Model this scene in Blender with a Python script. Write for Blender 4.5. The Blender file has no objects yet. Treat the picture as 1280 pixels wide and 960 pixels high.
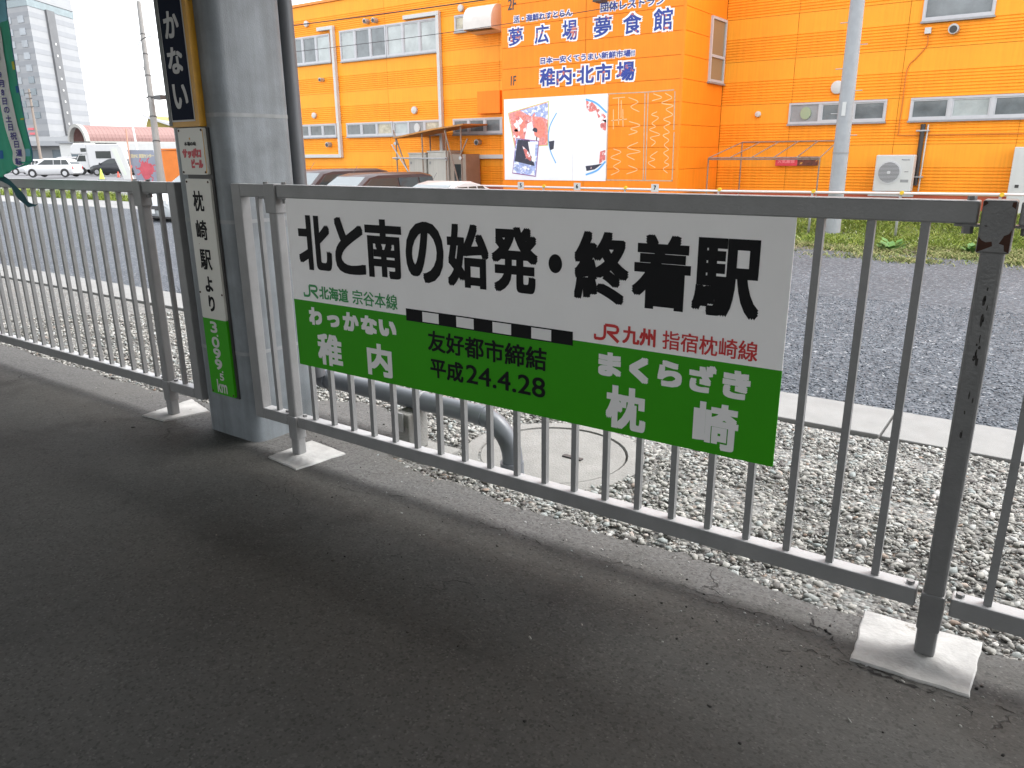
import bpy, bmesh, math, random
import numpy as np
from mathutils import Vector, Matrix
from math import radians, sin, cos, pi, sqrt, atan2

S = bpy.context.scene
COL = S.collection
random.seed(7)
rng = np.random.default_rng(11)

# ------------------------------------------------------------------ camera
F_PX = 952.92
cam = bpy.data.cameras.new("camera")
cam.sensor_width = 36.0
cam.lens = F_PX / 1280 * 36.0
cam.clip_start = 0.05
cam.clip_end = 3000
cam_ob = bpy.data.objects.new("camera", cam)
COL.objects.link(cam_ob)
S.camera = cam_ob
yaw, pitch, roll = 0.6173, 0.2929, -0.0091
fwd = Vector((-sin(yaw) * cos(pitch), cos(yaw) * cos(pitch), -sin(pitch)))
rgt = Vector((cos(yaw), sin(yaw), 0))
upv = rgt.cross(fwd)
r2 = rgt * cos(roll) + upv * sin(roll)
u2 = -rgt * sin(roll) + upv * cos(roll)
M = Matrix((r2, u2, -fwd)).transposed().to_4x4()
M.translation = Vector((0, -2.048, 1.30))
cam_ob.matrix_world = M

# ------------------------------------------------------------------ world, sun, exposure
SUN_EL, SUN_AZ = radians(60), radians(48)       # azimuth clockwise from +Y
w = bpy.data.worlds.new("World")
S.world = w
w.use_nodes = True
nt = w.node_tree
nt.nodes.clear()
sky = nt.nodes.new("ShaderNodeTexSky")
sky.sky_type = 'NISHITA'
sky.sun_disc = False
sky.sun_elevation = SUN_EL
sky.sun_rotation = SUN_AZ
sky.dust_density = 1.6
sky.air_density = 1.0
hs = nt.nodes.new("ShaderNodeHueSaturation")
hs.inputs['Saturation'].default_value = 0.18
bg = nt.nodes.new("ShaderNodeBackground")
bg.inputs['Strength'].default_value = 0.15
wo = nt.nodes.new("ShaderNodeOutputWorld")
nt.links.new(sky.outputs[0], hs.inputs['Color'])
nt.links.new(hs.outputs[0], bg.inputs['Color'])
nt.links.new(bg.outputs[0], wo.inputs['Surface'])

sl = bpy.data.lights.new("sun", 'SUN')
sl.energy = 0.6
sl.angle = radians(25)
sl.color = (1.0, 0.97, 0.93)
so = bpy.data.objects.new("sun", sl)
COL.objects.link(so)
sd = Vector((sin(SUN_AZ) * cos(SUN_EL), cos(SUN_AZ) * cos(SUN_EL), sin(SUN_EL)))
so.rotation_euler = sd.to_track_quat('Z', 'Y').to_euler()

S.view_settings.view_transform = 'Standard'
S.view_settings.look = 'None'
S.view_settings.exposure = 2.3
S.view_settings.gamma = 1.0
S.cycles.max_bounces = 6

# ------------------------------------------------------------------ materials
MATS = {}


def lin(c):
    return tuple(((v / 255) / 12.92 if v / 255 <= 0.04045 else ((v / 255 + 0.055) / 1.055) ** 2.4) for v in c) + (1,)


def mat(name, col, rough=0.6, metal=0.0, var=0.0, vscale=4.0, bump=0.0, bscale=60.0, chips=None, streak=0.0,
        emis=None, spec=None, stretch=None):
    """principled material; var = brightness variation by noise, chips = (colour, threshold, scale), streak = vertical run marks"""
    if name in MATS:
        return MATS[name]
    m = bpy.data.materials.new(name)
    m.use_nodes = True
    n, l = m.node_tree.nodes, m.node_tree.links
    b = n['Principled BSDF']
    b.inputs['Roughness'].default_value = rough
    b.inputs['Metallic'].default_value = metal
    if spec is not None:
        b.inputs['Specular IOR Level'].default_value = spec
    c4 = tuple(col) + (1,) if len(col) == 3 else tuple(col)
    out = None
    tc = n.new('ShaderNodeTexCoord')
    src = tc.outputs['Object']
    if stretch:
        mp = n.new('ShaderNodeMapping')
        mp.inputs['Scale'].default_value = stretch
        l.new(src, mp.inputs[0])
        src = mp.outputs[0]
    base = n.new('ShaderNodeRGB')
    base.outputs[0].default_value = c4
    out = base.outputs[0]
    if var > 0:
        t = n.new('ShaderNodeTexNoise')
        t.inputs['Scale'].default_value = vscale
        t.inputs['Detail'].default_value = 6
        t.inputs['Roughness'].default_value = 0.62
        l.new(src, t.inputs['Vector'])
        r = n.new('ShaderNodeMapRange')
        r.inputs[1].default_value = 0.3
        r.inputs[2].default_value = 0.7
        r.inputs[3].default_value = 1 - var
        r.inputs[4].default_value = 1 + var
        l.new(t.outputs['Fac'], r.inputs[0])
        mx = n.new('ShaderNodeVectorMath')
        mx.operation = 'SCALE'
        l.new(out, mx.inputs[0])
        l.new(r.outputs[0], mx.inputs['Scale'])
        out = mx.outputs[0]
    if streak > 0:
        mp2 = n.new('ShaderNodeMapping')
        mp2.inputs['Scale'].default_value = (22, 22, 0.9)
        l.new(tc.outputs['Object'], mp2.inputs[0])
        t = n.new('ShaderNodeTexNoise')
        t.inputs['Scale'].default_value = 1.0
        t.inputs['Detail'].default_value = 5
        l.new(mp2.outputs[0], t.inputs['Vector'])
        r = n.new('ShaderNodeMapRange')
        r.inputs[1].default_value = 0.35
        r.inputs[2].default_value = 0.72
        r.inputs[3].default_value = 1 - streak
        r.inputs[4].default_value = 1 + streak
        l.new(t.outputs['Fac'], r.inputs[0])
        mx = n.new('ShaderNodeVectorMath')
        mx.operation = 'SCALE'
        l.new(out, mx.inputs[0])
        l.new(r.outputs[0], mx.inputs['Scale'])
        out = mx.outputs[0]
    if chips:
        cc, th, sc = chips
        t = n.new('ShaderNodeTexNoise')
        t.inputs['Scale'].default_value = sc
        t.inputs['Detail'].default_value = 5
        t.inputs['Roughness'].default_value = 0.6
        l.new(src, t.inputs['Vector'])
        r = n.new('ShaderNodeMapRange')
        r.inputs[1].default_value = th
        r.inputs[2].default_value = th + 0.02
        l.new(t.outputs['Fac'], r.inputs[0])
        mx = n.new('ShaderNodeMix')
        mx.data_type = 'RGBA'
        l.new(r.outputs[0], mx.inputs['Factor'])
        l.new(out, mx.inputs[6])
        mx.inputs[7].default_value = tuple(cc) + (1,)
        out = mx.outputs[2]
    l.new(out, b.inputs['Base Color'])
    if bump > 0:
        t = n.new('ShaderNodeTexNoise')
        t.inputs['Scale'].default_value = bscale
        t.inputs['Detail'].default_value = 4
        l.new(src, t.inputs['Vector'])
        bp = n.new('ShaderNodeBump')
        bp.inputs['Strength'].default_value = bump
        bp.inputs['Distance'].default_value = 0.01
        l.new(t.outputs['Fac'], bp.inputs['Height'])
        l.new(bp.outputs[0], b.inputs['Normal'])
    if emis:
        b.inputs['Emission Color'].default_value = tuple(emis) + (1,)
        b.inputs['Emission Strength'].default_value = 1
    MATS[name] = m
    return m


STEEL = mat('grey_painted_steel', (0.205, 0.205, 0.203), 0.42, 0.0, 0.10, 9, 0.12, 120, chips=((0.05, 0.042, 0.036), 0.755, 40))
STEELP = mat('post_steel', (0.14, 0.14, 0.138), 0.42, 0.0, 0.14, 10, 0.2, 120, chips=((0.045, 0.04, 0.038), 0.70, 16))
PILLAR = mat('pillar_paint', (0.160, 0.178, 0.190), 0.45, 0.0, 0.22, 7, 0.15, 160, streak=0.16, chips=((.24, .25, .25), .72, 5))
SEAM = mat('pillar_seam', (0.215, 0.225, 0.225), 0.55, 0.1, 0.15, 18)
SLAB = mat('white_concrete', (0.40, 0.395, 0.38), 0.9, 0, 0.22, 9, 0.35, 60, chips=((0.25, 0.235, 0.21), 0.66, 14))
KERB = mat('kerb_concrete', (0.205, 0.205, 0.198), 0.9, 0, 0.10, 6, 0.3, 150, chips=((0.15, 0.145, 0.135), 0.70, 18))
CONC = mat('grey_concrete', (0.205, 0.202, 0.19), 0.9, 0, 0.16, 6, 0.4, 120, chips=((0.2, 0.19, 0.17), 0.66, 9))
POLEC = mat('pole_concrete', (0.30, 0.31, 0.32), 0.8, 0, 0.08, 6, 0.1, 80)
POLED = mat('pole_concrete_far', (0.20, 0.195, 0.185), 0.8, 0, 0.08, 3)
PVC = mat('grey_pipe', (0.115, 0.125, 0.14), 0.38, 0, 0.08, 8)
DARKPIPE = mat('dark_downpipe', (0.085, 0.088, 0.095), 0.5, 0.1, 0.1, 6)
SIGNW = mat('sign_white', (0.80, 0.785, 0.775), 0.42, 0, 0.035, 2.2)
SIGNG = mat('sign_green', (0.030, 0.27, 0.002), 0.5, 0, 0.04, 3, spec=.2)
BLACK = mat('print_black', (0.005, 0.005, 0.006), 0.55, spec=0.15)
PWHITE = mat('print_white', (0.70, 0.69, 0.68), 0.42)
JRG = mat('print_green', (0.03, 0.26, 0.07), 0.42)
JRR = mat('print_red', (0.50, 0.02, 0.02), 0.42)
ORANGE = mat('orange_siding', (0.93, 0.34, 0.018), 0.6, 0, 0.06, 1.2, 0.05, 30, spec=.35, streak=.06)
ORANGEB = mat('orange_board', (0.88, 0.235, 0.010), 0.6, 0, 0.06, 1.5, 0.05, 30, spec=.3, streak=.06)
REDBASE = mat('red_plinth', (0.42, 0.08, 0.035), 0.7, 0, 0.12, 3)
WHITEM = mat('white_metal', (0.52, 0.52, 0.50), 0.45, 0, 0.04, 3)
ALU = mat('aluminium_frame', (0.46, 0.46, 0.47), 0.45, 0.0, 0.05, 8)
ALUS = mat('aluminium_sill', (0.27, 0.27, 0.27), 0.5, 0.2, 0.1, 8)
GLASS = mat('window_glass', (0.13, 0.145, 0.15), 0.06, 0.0, 0.35, 2.2)
GLASSL = mat('window_glass_pale', (0.36, 0.39, 0.38), 0.06, 0.0, 0.25, 1.8)
GLASSP = mat('window_papered', (0.42, 0.38, 0.28), 0.3, 0, 0.35, 8)
DARK = mat('dark_metal', (0.035, 0.033, 0.032), 0.5)
RUSTY = mat('rusty_pipe', (0.26, 0.20, 0.16), 0.7, 0.2, 0.3, 12)
GALV = mat('galvanised_pipe', (0.40, 0.40, 0.40), 0.45, 0.5, 0.15, 12)
RUST = mat('rust', (0.045, 0.016, 0.008), 0.85, 0, 0.4, 40)
YELLOW = mat('yellow_cap', (0.70, 0.45, 0.02), 0.6)
TYRE = mat('tyre_rubber', (0.018, 0.018, 0.018), 0.8)
RIM = mat('wheel_rim', (0.45, 0.45, 0.46), 0.35, 0.7)
CARGLASS = mat('car_glass', (0.03, 0.035, 0.035), 0.05)
WINDSHIELD = mat('windshield_glass', (0.16, 0.18, 0.185), 0.12)
LAMP = mat('headlight_lens', (0.7, 0.7, 0.68), 0.15)
PLATE = mat('licence_plate', (0.75, 0.75, 0.73), 0.5)


def toplight(m, col, amt):
    """skylight painted into the upward faces as a paler colour"""
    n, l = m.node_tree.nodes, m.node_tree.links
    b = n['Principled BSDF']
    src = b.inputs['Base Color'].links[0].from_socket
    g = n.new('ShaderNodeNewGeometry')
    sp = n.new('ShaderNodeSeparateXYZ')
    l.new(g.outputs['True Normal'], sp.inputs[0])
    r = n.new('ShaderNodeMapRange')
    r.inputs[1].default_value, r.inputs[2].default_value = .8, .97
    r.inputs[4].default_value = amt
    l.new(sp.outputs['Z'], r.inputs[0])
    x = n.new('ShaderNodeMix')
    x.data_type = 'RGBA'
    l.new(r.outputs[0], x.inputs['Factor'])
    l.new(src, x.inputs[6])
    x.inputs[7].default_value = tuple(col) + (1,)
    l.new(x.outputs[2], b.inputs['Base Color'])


toplight(STEEL, (.46, .46, .46), .8)  # rail tops coloured paler to carry the skylight
toplight(STEELP, (.34, .34, .34), .6)


def tag(o, label=None, cat=None, group=None, kind=None):
    if label:
        o['label'] = label
    if cat:
        o['category'] = cat
    if group:
        o['group'] = group
    if kind:
        o['kind'] = kind
    return o


def empty(name, loc=(0, 0, 0), label=None, cat=None, group=None, kind=None, rz=0.0):
    o = bpy.data.objects.new(name, None)
    o.empty_display_size = 0.2
    COL.objects.link(o)
    o.location = loc
    o.rotation_euler = (0, 0, rz)
    return tag(o, label, cat, group, kind)


def link(name, me, m=None, parent=None, loc=None):
    o = bpy.data.objects.new(name, me)
    COL.objects.link(o)
    if m is not None and not me.materials:
        me.materials.append(m)
    if parent is not None:
        o.parent = parent
    if loc is not None:
        o.location = loc
    return o


class MB:
    """collects shapes and links them as one mesh object"""

    def __init__(s):
        s.v, s.f = [], []

    def add(s, vs, fs):
        k = len(s.v)
        s.v += [tuple(p) for p in vs]
        s.f += [tuple(i + k for i in f) for f in fs]
        return s

    def box(s, x0, x1, y0, y1, z0, z1):
        vs = [(x, y, z) for z in (z0, z1) for y in (y0, y1) for x in (x0, x1)]
        return s.add(vs, [(0, 2, 3, 1), (4, 5, 7, 6), (0, 1, 5, 4), (2, 6, 7, 3), (0, 4, 6, 2), (1, 3, 7, 5)])

    def tube(s, pts, r, n=10, r1=None, cap=True):
        pts = [Vector(p) for p in pts]
        m = len(pts)
        vs, fs = [], []
        ref = None
        for i, p in enumerate(pts):
            d = (pts[min(i + 1, m - 1)] - pts[max(i - 1, 0)]).normalized()
            if ref is None:
                ref = Vector((0, 0, 1)) if abs(d.z) < 0.9 else Vector((1, 0, 0))
            a = d.cross(ref).normalized()
            b = a.cross(d).normalized()
            ref = b
            rr = r if r1 is None else r + (r1 - r) * i / (m - 1)
            for k in range(n):
                t = 2 * pi * k / n
                vs.append(p + a * (rr * cos(t)) + b * (rr * sin(t)))
        for i in range(m - 1):
            for k in range(n):
                k2 = (k + 1) % n
                fs.append((i * n + k, i * n + k2, (i + 1) * n + k2, (i + 1) * n + k))
        if cap:
            fs.append(tuple(range(n - 1, -1, -1)))
            fs.append(tuple((m - 1) * n + k for k in range(n)))
        return s.add(vs, fs)

    def disc(s, c, r, axis, th, n=20, ry=None):
        """short cylinder centred on c along axis 'x','y','z'"""
        ry = ry or r
        vs, fs = [], []
        for h in (-th / 2, th / 2):
            for k in range(n):
                t = 2 * pi * k / n
                a, b = r * cos(t), ry * sin(t)
                p = {'x': (h, a, b), 'y': (a, h, b), 'z': (a, b, h)}[axis]
                vs.append((c[0] + p[0], c[1] + p[1], c[2] + p[2]))
        for k in range(n):
            k2 = (k + 1) % n
            fs.append((k, k2, n + k2, n + k))
        fs.append(tuple(range(n - 1, -1, -1)))
        fs.append(tuple(n + k for k in range(n)))
        return s.add(vs, fs)

    def prism(s, poly, y0, y1):
        """polygon in XZ extruded from y0 (front) to y1"""
        n = len(poly)
        vs = [(x, y0, z) for x, z in poly] + [(x, y1, z) for x, z in poly]
        fs = [tuple(range(n)), tuple(2 * n - 1 - k for k in range(n))]
        fs += [(k, n + k, n + (k + 1) % n, (k + 1) % n) for k in range(n)]
        return s.add(vs, fs)

    def ribbon(s, pts, wd, y):
        """flat stroke in the XZ plane at depth y"""
        P = [Vector((a, b)) for a, b in pts]
        L, R = [], []
        for i, p in enumerate(P):
            d = (P[min(i + 1, len(P) - 1)] - P[max(i - 1, 0)])
            d = d.normalized() if d.length > 0 else Vector((1, 0))
            nrm = Vector((-d.y, d.x)) * wd / 2
            L.append(p + nrm)
            R.append(p - nrm)
        vs = [(p.x, y, p.y) for p in L + R]
        n = len(P)
        return s.add(vs, [(i, n + i, n + i + 1, i + 1) for i in range(n - 1)])

    def mesh(s, name, m=None, smooth=False):
        me = bpy.data.meshes.new(name)
        me.from_pydata(s.v, [], s.f)
        bm = bmesh.new()
        bm.from_mesh(me)
        bmesh.ops.recalc_face_normals(bm, faces=bm.faces)
        bm.to_mesh(me)
        bm.free()
        if m is not None:
            me.materials.append(m)
        if smooth:
            me.shade_smooth()
        me.update()
        return me

    def build(s, name, m, parent=None, smooth=False, bevel=0.0, loc=None, segs=2):
        me = s.mesh(name, m, smooth)
        if bevel > 0:
            bm = bmesh.new()
            bm.from_mesh(me)
            es = [e for e in bm.edges if len(e.link_faces) == 2 and e.calc_face_angle(0) > radians(50)]
            bmesh.ops.bevel(bm, geom=es, offset=bevel, segments=segs, affect='EDGES', profile=0.5)
            bm.to_mesh(me)
            bm.free()
        if smooth:
            me.set_sharp_from_angle(angle=radians(40))
        return link(name, me, None, parent, loc)


def bez(pts, n=8):
    """catmull-rom through points"""
    P = [Vector(p) for p in pts]
    P = [2 * P[0] - P[1]] + P + [2 * P[-1] - P[-2]]
    out = []
    for i in range(1, len(P) - 2):
        for k in range(n):
            t = k / n
            a, b, c, d = P[i - 1], P[i], P[i + 1], P[i + 2]
            out.append(0.5 * ((2 * b) + (c - a) * t + (2 * a - 5 * b + 4 * c - d) * t * t + (3 * b - a - 3 * c + d) * t ** 3))
    out.append(P[-2])
    return out


# ------------------------------------------------------------------ lettering
_tc = {}


def raw_text(s, spacing=1.0):
    k = (s, spacing)
    if k in _tc:
        return _tc[k]
    cu = bpy.data.curves.new('lettering', 'FONT')
    cu.body = s
    cu.size = 1
    cu.space_character = spacing
    cu.resolution_u = 4
    ob = bpy.data.objects.new('lettering_source', cu)
    me = bpy.data.meshes.new_from_object(ob)
    n = len(me.vertices)
    co = np.empty(n * 3)
    me.vertices.foreach_get('co', co)
    co = co.reshape(-1, 3)[:, :2]
    fs = [tuple(p.vertices) for p in me.polygons]
    bpy.data.meshes.remove(me)
    bpy.data.objects.remove(ob)
    bpy.data.curves.remove(cu)
    _tc[k] = (co, fs)
    return _tc[k]


def text_into(mb, s, x0, x1, z0, z1, y, bold=0.0, spacing=1.0, rot=0, shear=0.0):
    """fit string into the rectangle x0..x1, z0..z1 on the plane y, facing -Y; bold in metres; rot=1 turns 90 deg clockwise"""
    co, fs = raw_text(s, spacing)
    if len(co) == 0:
        return
    c = co.copy()
    if rot:
        c = np.stack([co[:, 1], -co[:, 0]], 1)
    if shear:
        c[:, 0] += shear * c[:, 1]
    mn, mx = c.min(0), c.max(0)
    x0 += bold
    x1 -= bold
    z0 += bold
    z1 -= bold
    sc = (np.array([x1 - x0, z1 - z0])) / (mx - mn)
    c = (c - mn) * sc + np.array([x0, z0])
    sh = [(0, 0)] if bold == 0 else [(0, 0)] + [(bold * a, bold * b) for a, b in ((1, 1), (1, 0), (1, -1), (0, -1), (-1, -1), (-1, 0), (-1, 1), (0, 1))]
    for j, (dx, dz) in enumerate(sh):
        yy = y - j * 0.00006
        mb.add([(p[0] + dx, yy, p[1] + dz) for p in c], fs)


def advance_cells(s, spacing=1.0):
    """left edge of every character cell in the set string"""
    xs = [0.0]
    for k in range(1, len(s)):
        co, _ = raw_text(s[:k] + 'I')
        ci, _ = raw_text('I')
        xs.append(float(co[:, 0].max() - ci[:, 0].max()))
    return xs


def lettering(parent, items, m, y, name='letter'):
    """every character becomes a flat print part of its own"""
    made = []
    for it in items:
        s, x0, x1, z0, z1 = it[:5]
        kw = it[5] if len(it) > 5 else {}
        bold, rot, shear = kw.get('bold', 0.0), kw.get('rot', 0), kw.get('shear', 0.0)
        co, fs = raw_text(s)
        c = co.copy()
        if rot:
            c = np.stack([co[:, 1], -co[:, 0]], 1)
        if shear:
            c[:, 0] += shear * c[:, 1]
        mn, mx = c.min(0), c.max(0)
        x0, x1, z0, z1 = x0 + bold, x1 - bold, z0 + bold, z1 - bold
        sc = np.array([x1 - x0, z1 - z0]) / (mx - mn)
        c = (c - mn) * sc + np.array([x0, z0])
        cells = np.array(advance_cells(s)) if len(s) > 1 else np.array([0.0])
        fc = np.array([co[list(f), 0].mean() for f in fs])
        ids = np.clip(np.searchsorted(cells, fc, side='right') - 1, 0, len(s) - 1)
        sh = [(0, 0)] if bold == 0 else [(0, 0)] + [(bold * a, bold * b) for a, b in ((1, 1), (1, 0), (1, -1), (0, -1), (-1, -1), (-1, 0), (-1, 1), (0, 1))]
        for k in sorted(set(ids.tolist())):
            mb = MB()
            sel = [fs[i] for i in np.nonzero(ids == k)[0]]
            used = sorted({v for f in sel for v in f})
            rm = {v: i for i, v in enumerate(used)}
            for j, (dx, dz) in enumerate(sh):
                mb.add([(c[v][0] + dx, y - j * 0.00006, c[v][1] + dz) for v in used], [tuple(rm[v] for v in f) for f in sel])
            me = bpy.data.meshes.new(name)
            me.from_pydata(mb.v, [], mb.f)
            me.materials.append(m)
            made.append(link(name, me, None, parent))
    return made


# ------------------------------------------------------------------ ground
def ground_mat():
    m = bpy.data.materials.new('platform_asphalt')
    m.use_nodes = True
    n, l = m.node_tree.nodes, m.node_tree.links
    b = n['Principled BSDF']
    b.inputs['Roughness'].default_value = 0.82
    b.inputs['Specular IOR Level'].default_value = 0.3
    tc = n.new('ShaderNodeTexCoord')
    P = tc.outputs['Object']

    def noise(sc, det=5, ro=0.6, vec=P):
        t = n.new('ShaderNodeTexNoise')
        t.inputs['Scale'].default_value = sc
        t.inputs['Detail'].default_value = det
        t.inputs['Roughness'].default_value = ro
        l.new(vec, t.inputs['Vector'])
        return t.outputs['Fac']

    def rng_(v, a, b_, c=0.0, d=1.0, smooth=False):
        r = n.new('ShaderNodeMapRange')
        if smooth:
            r.interpolation_type = 'SMOOTHSTEP'
        for i, x in enumerate((a, b_, c, d)):
            r.inputs[i + 1].default_value = x
        l.new(v, r.inputs[0])
        return r.outputs[0]

    def mixc(f, a, b_):
        x = n.new('ShaderNodeMix')
        x.data_type = 'RGBA'
        l.new(f, x.inputs['Factor'])
        for i, v in ((6, a), (7, b_)):
            if isinstance(v, tuple):
                x.inputs[i].default_value = v + (1,)
            else:
                l.new(v, x.inputs[i])
        return x.outputs[2]

    def math_(op, a, b_):
        x = n.new('ShaderNodeMath')
        x.operation = op
        for i, v in enumerate((a, b_)):
            if isinstance(v, (int, float)):
                x.inputs[i].default_value = v
            else:
                l.new(v, x.inputs[i])
        return x.outputs[0]
    base = mixc(rng_(noise(1.3, 6), 0.35, 0.68), (0.068, 0.067, 0.062), (0.092, 0.090, 0.083))
    # paler strip along the outer edge, with a wavering inner border
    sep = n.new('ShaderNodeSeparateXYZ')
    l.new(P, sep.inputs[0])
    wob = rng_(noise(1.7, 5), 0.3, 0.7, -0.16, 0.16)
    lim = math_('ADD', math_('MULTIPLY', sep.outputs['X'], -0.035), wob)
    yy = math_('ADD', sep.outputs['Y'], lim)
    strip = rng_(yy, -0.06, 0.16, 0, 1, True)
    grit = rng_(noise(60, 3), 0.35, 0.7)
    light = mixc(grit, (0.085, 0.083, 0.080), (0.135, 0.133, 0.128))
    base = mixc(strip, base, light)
    # damp dark stains just inside the strip
    st = math_('MULTIPLY', rng_(noise(2.2, 4), 0.50, 0.66, 0, 0.6, True), rng_(yy, -0.85, -0.15, 0, 1, True))
    st = math_('MULTIPLY', st, rng_(yy, 0.1, -0.05, 0, 1, True))
    base = mixc(st, base, (0.035, 0.033, 0.031))
    # pale aggregate specks
    v = n.new('ShaderNodeTexVoronoi')
    v.inputs['Scale'].default_value = 75
    l.new(P, v.inputs['Vector'])
    sp = math_('MULTIPLY', rng_(v.outputs['Distance'], 0.26, 0.14), rng_(noise(9, 2), 0.48, 0.60))
    base = mixc(math_('MULTIPLY', sp, 0.40), base, (0.22, 0.21, 0.195))
    v2 = n.new('ShaderNodeTexVoronoi')
    v2.inputs['Scale'].default_value = 150
    l.new(P, v2.inputs['Vector'])
    s2 = n.new('ShaderNodeSeparateColor')
    l.new(v2.outputs['Color'], s2.inputs[0])
    base = mixc(rng_(s2.outputs[0], 0.80, 0.98, 0, 0.35), base, (0.15, 0.145, 0.135))
    base = mixc(rng_(s2.outputs[1], 0.72, 0.98, 0, 0.6), base, (0.03, 0.029, 0.027))
    base = mixc(rng_(noise(14, 5, 0.7), 0.56, 0.70, 0, 0.40), base, (0.035, 0.034, 0.032))
    base = mixc(rng_(noise(0.55, 3), 0.52, 0.68, 0, 0.35), base, (0.115, 0.110, 0.098))
    # hairline cracks
    wv = n.new('ShaderNodeTexNoise')
    wv.inputs['Scale'].default_value = 5
    wv.inputs['Detail'].default_value = 6
    l.new(P, wv.inputs['Vector'])
    ad = n.new('ShaderNodeMix')
    ad.data_type = 'VECTOR'
    ad.inputs['Factor'].default_value = 0.22
    l.new(P, ad.inputs[4])
    l.new(wv.outputs['Color'], ad.inputs[5])
    vc = n.new('ShaderNodeTexVoronoi')
    vc.feature = 'DISTANCE_TO_EDGE'
    vc.inputs['Scale'].default_value = 2.6
    l.new(ad.outputs[1], vc.inputs['Vector'])
    crack = math_('MULTIPLY', rng_(vc.outputs['Distance'], 0.007, 0.002), math_('MULTIPLY', rng_(noise(3.4, 3), 0.56, 0.62), rng_(sep.outputs['Y'], -0.9, -0.2)))
    base = mixc(math_('MULTIPLY', crack, 0.8), base, (0.018, 0.017, 0.016))
    l.new(base, b.inputs['Base Color'])
    h = math_('ADD', math_('MULTIPLY', noise(110, 4, 0.7), 0.6), math_('MULTIPLY', noise(6, 4), 2.5))
    h = math_('SUBTRACT', h, math_('MULTIPLY', crack, 1.2))
    h = math_('ADD', h, math_('MULTIPLY', sp, 0.25))
    bp = n.new('ShaderNodeBump')
    bp.inputs['Strength'].default_value = 0.55
    bp.inputs['Distance'].default_value = 0.006
    l.new(h, bp.inputs['Height'])
    l.new(bp.outputs[0], b.inputs['Normal'])
    return m


def gravel_mat(name, stops, scale, bumpd=0.01, big=0.1):
    m = bpy.data.materials.new(name)
    m.use_nodes = True
    n, l = m.node_tree.nodes, m.node_tree.links
    b = n['Principled BSDF']
    b.inputs['Roughness'].default_value = 0.9
    tc = n.new('ShaderNodeTexCoord')
    v = n.new('ShaderNodeTexVoronoi')
    v.inputs['Scale'].default_value = scale
    l.new(tc.outputs['Object'], v.inputs['Vector'])
    sep = n.new('ShaderNodeSeparateColor')
    l.new(v.outputs['Color'], sep.inputs[0])
    cr = n.new('ShaderNodeValToRGB')
    cr.color_ramp.interpolation = 'LINEAR'
    els = cr.color_ramp.elements
    els[0].position, els[0].color = stops[0][0], tuple(stops[0][1]) + (1,)
    els[1].position, els[1].color = stops[-1][0], tuple(stops[-1][1]) + (1,)
    for p, c in stops[1:-1]:
        e = els.new(p)
        e.color = tuple(c) + (1,)
    l.new(sep.outputs[0], cr.inputs[0])
    # dark gaps between stones
    r = n.new('ShaderNodeMapRange')
    r.inputs[1].default_value = 0.35
    r.inputs[2].default_value = 0.75
    r.inputs[3].default_value = 1
    r.inputs[4].default_value = 0.72
    l.new(v.outputs['Distance'], r.inputs[0])
    t = n.new('ShaderNodeTexNoise')
    t.inputs['Scale'].default_value = 0.8
    t.inputs['Detail'].default_value = 6
    l.new(tc.outputs['Object'], t.inputs['Vector'])
    r3 = n.new('ShaderNodeMapRange')
    r3.inputs[1].default_value = 0.3
    r3.inputs[2].default_value = 0.7
    r3.inputs[3].default_value = 1 - big
    r3.inputs[4].default_value = 1 + big
    l.new(t.outputs['Fac'], r3.inputs[0])
    mu = n.new('ShaderNodeMath')
    mu.operation = 'MULTIPLY'
    l.new(r.outputs[0], mu.inputs[0])
    l.new(r3.outputs[0], mu.inputs[1])
    sc = n.new('ShaderNodeVectorMath')
    sc.operation = 'SCALE'
    l.new(cr.outputs[0], sc.inputs[0])
    l.new(mu.outputs[0], sc.inputs['Scale'])
    l.new(sc.outputs[0], b.inputs['Base Color'])
    bp = n.new('ShaderNodeBump')
    bp.invert = True
    bp.inputs['Strength'].default_value = 1.0
    bp.inputs['Distance'].default_value = bumpd
    l.new(v.outputs['Distance'], bp.inputs['Height'])
    l.new(bp.outputs[0], b.inputs['Normal'])
    return m


WHITE_STOPS = [(0.0, (0.05, 0.047, 0.044)), (0.25, (0.13, 0.128, 0.12)), (0.5, (0.20, 0.197, 0.185)), (0.75, (0.17, 0.18, 0.175)),
               (0.9, (0.28, 0.275, 0.26)), (1.0, (0.18, 0.14, 0.11))]
GREY_STOPS = [(0.0, (0.028, 0.033, 0.040)), (0.35, (0.053, 0.063, 0.076)), (0.7, (0.077, 0.088, 0.102)), (0.96, (0.12, 0.130, 0.145)),
              (1.0, (0.26, 0.27, 0.28))]
WG = gravel_mat('white_gravel_bed', WHITE_STOPS, 55, 0.012)
GG = gravel_mat('grey_gravel_bed', GREY_STOPS, 42, 0.010, 0.12)
ASPH = ground_mat()


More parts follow.
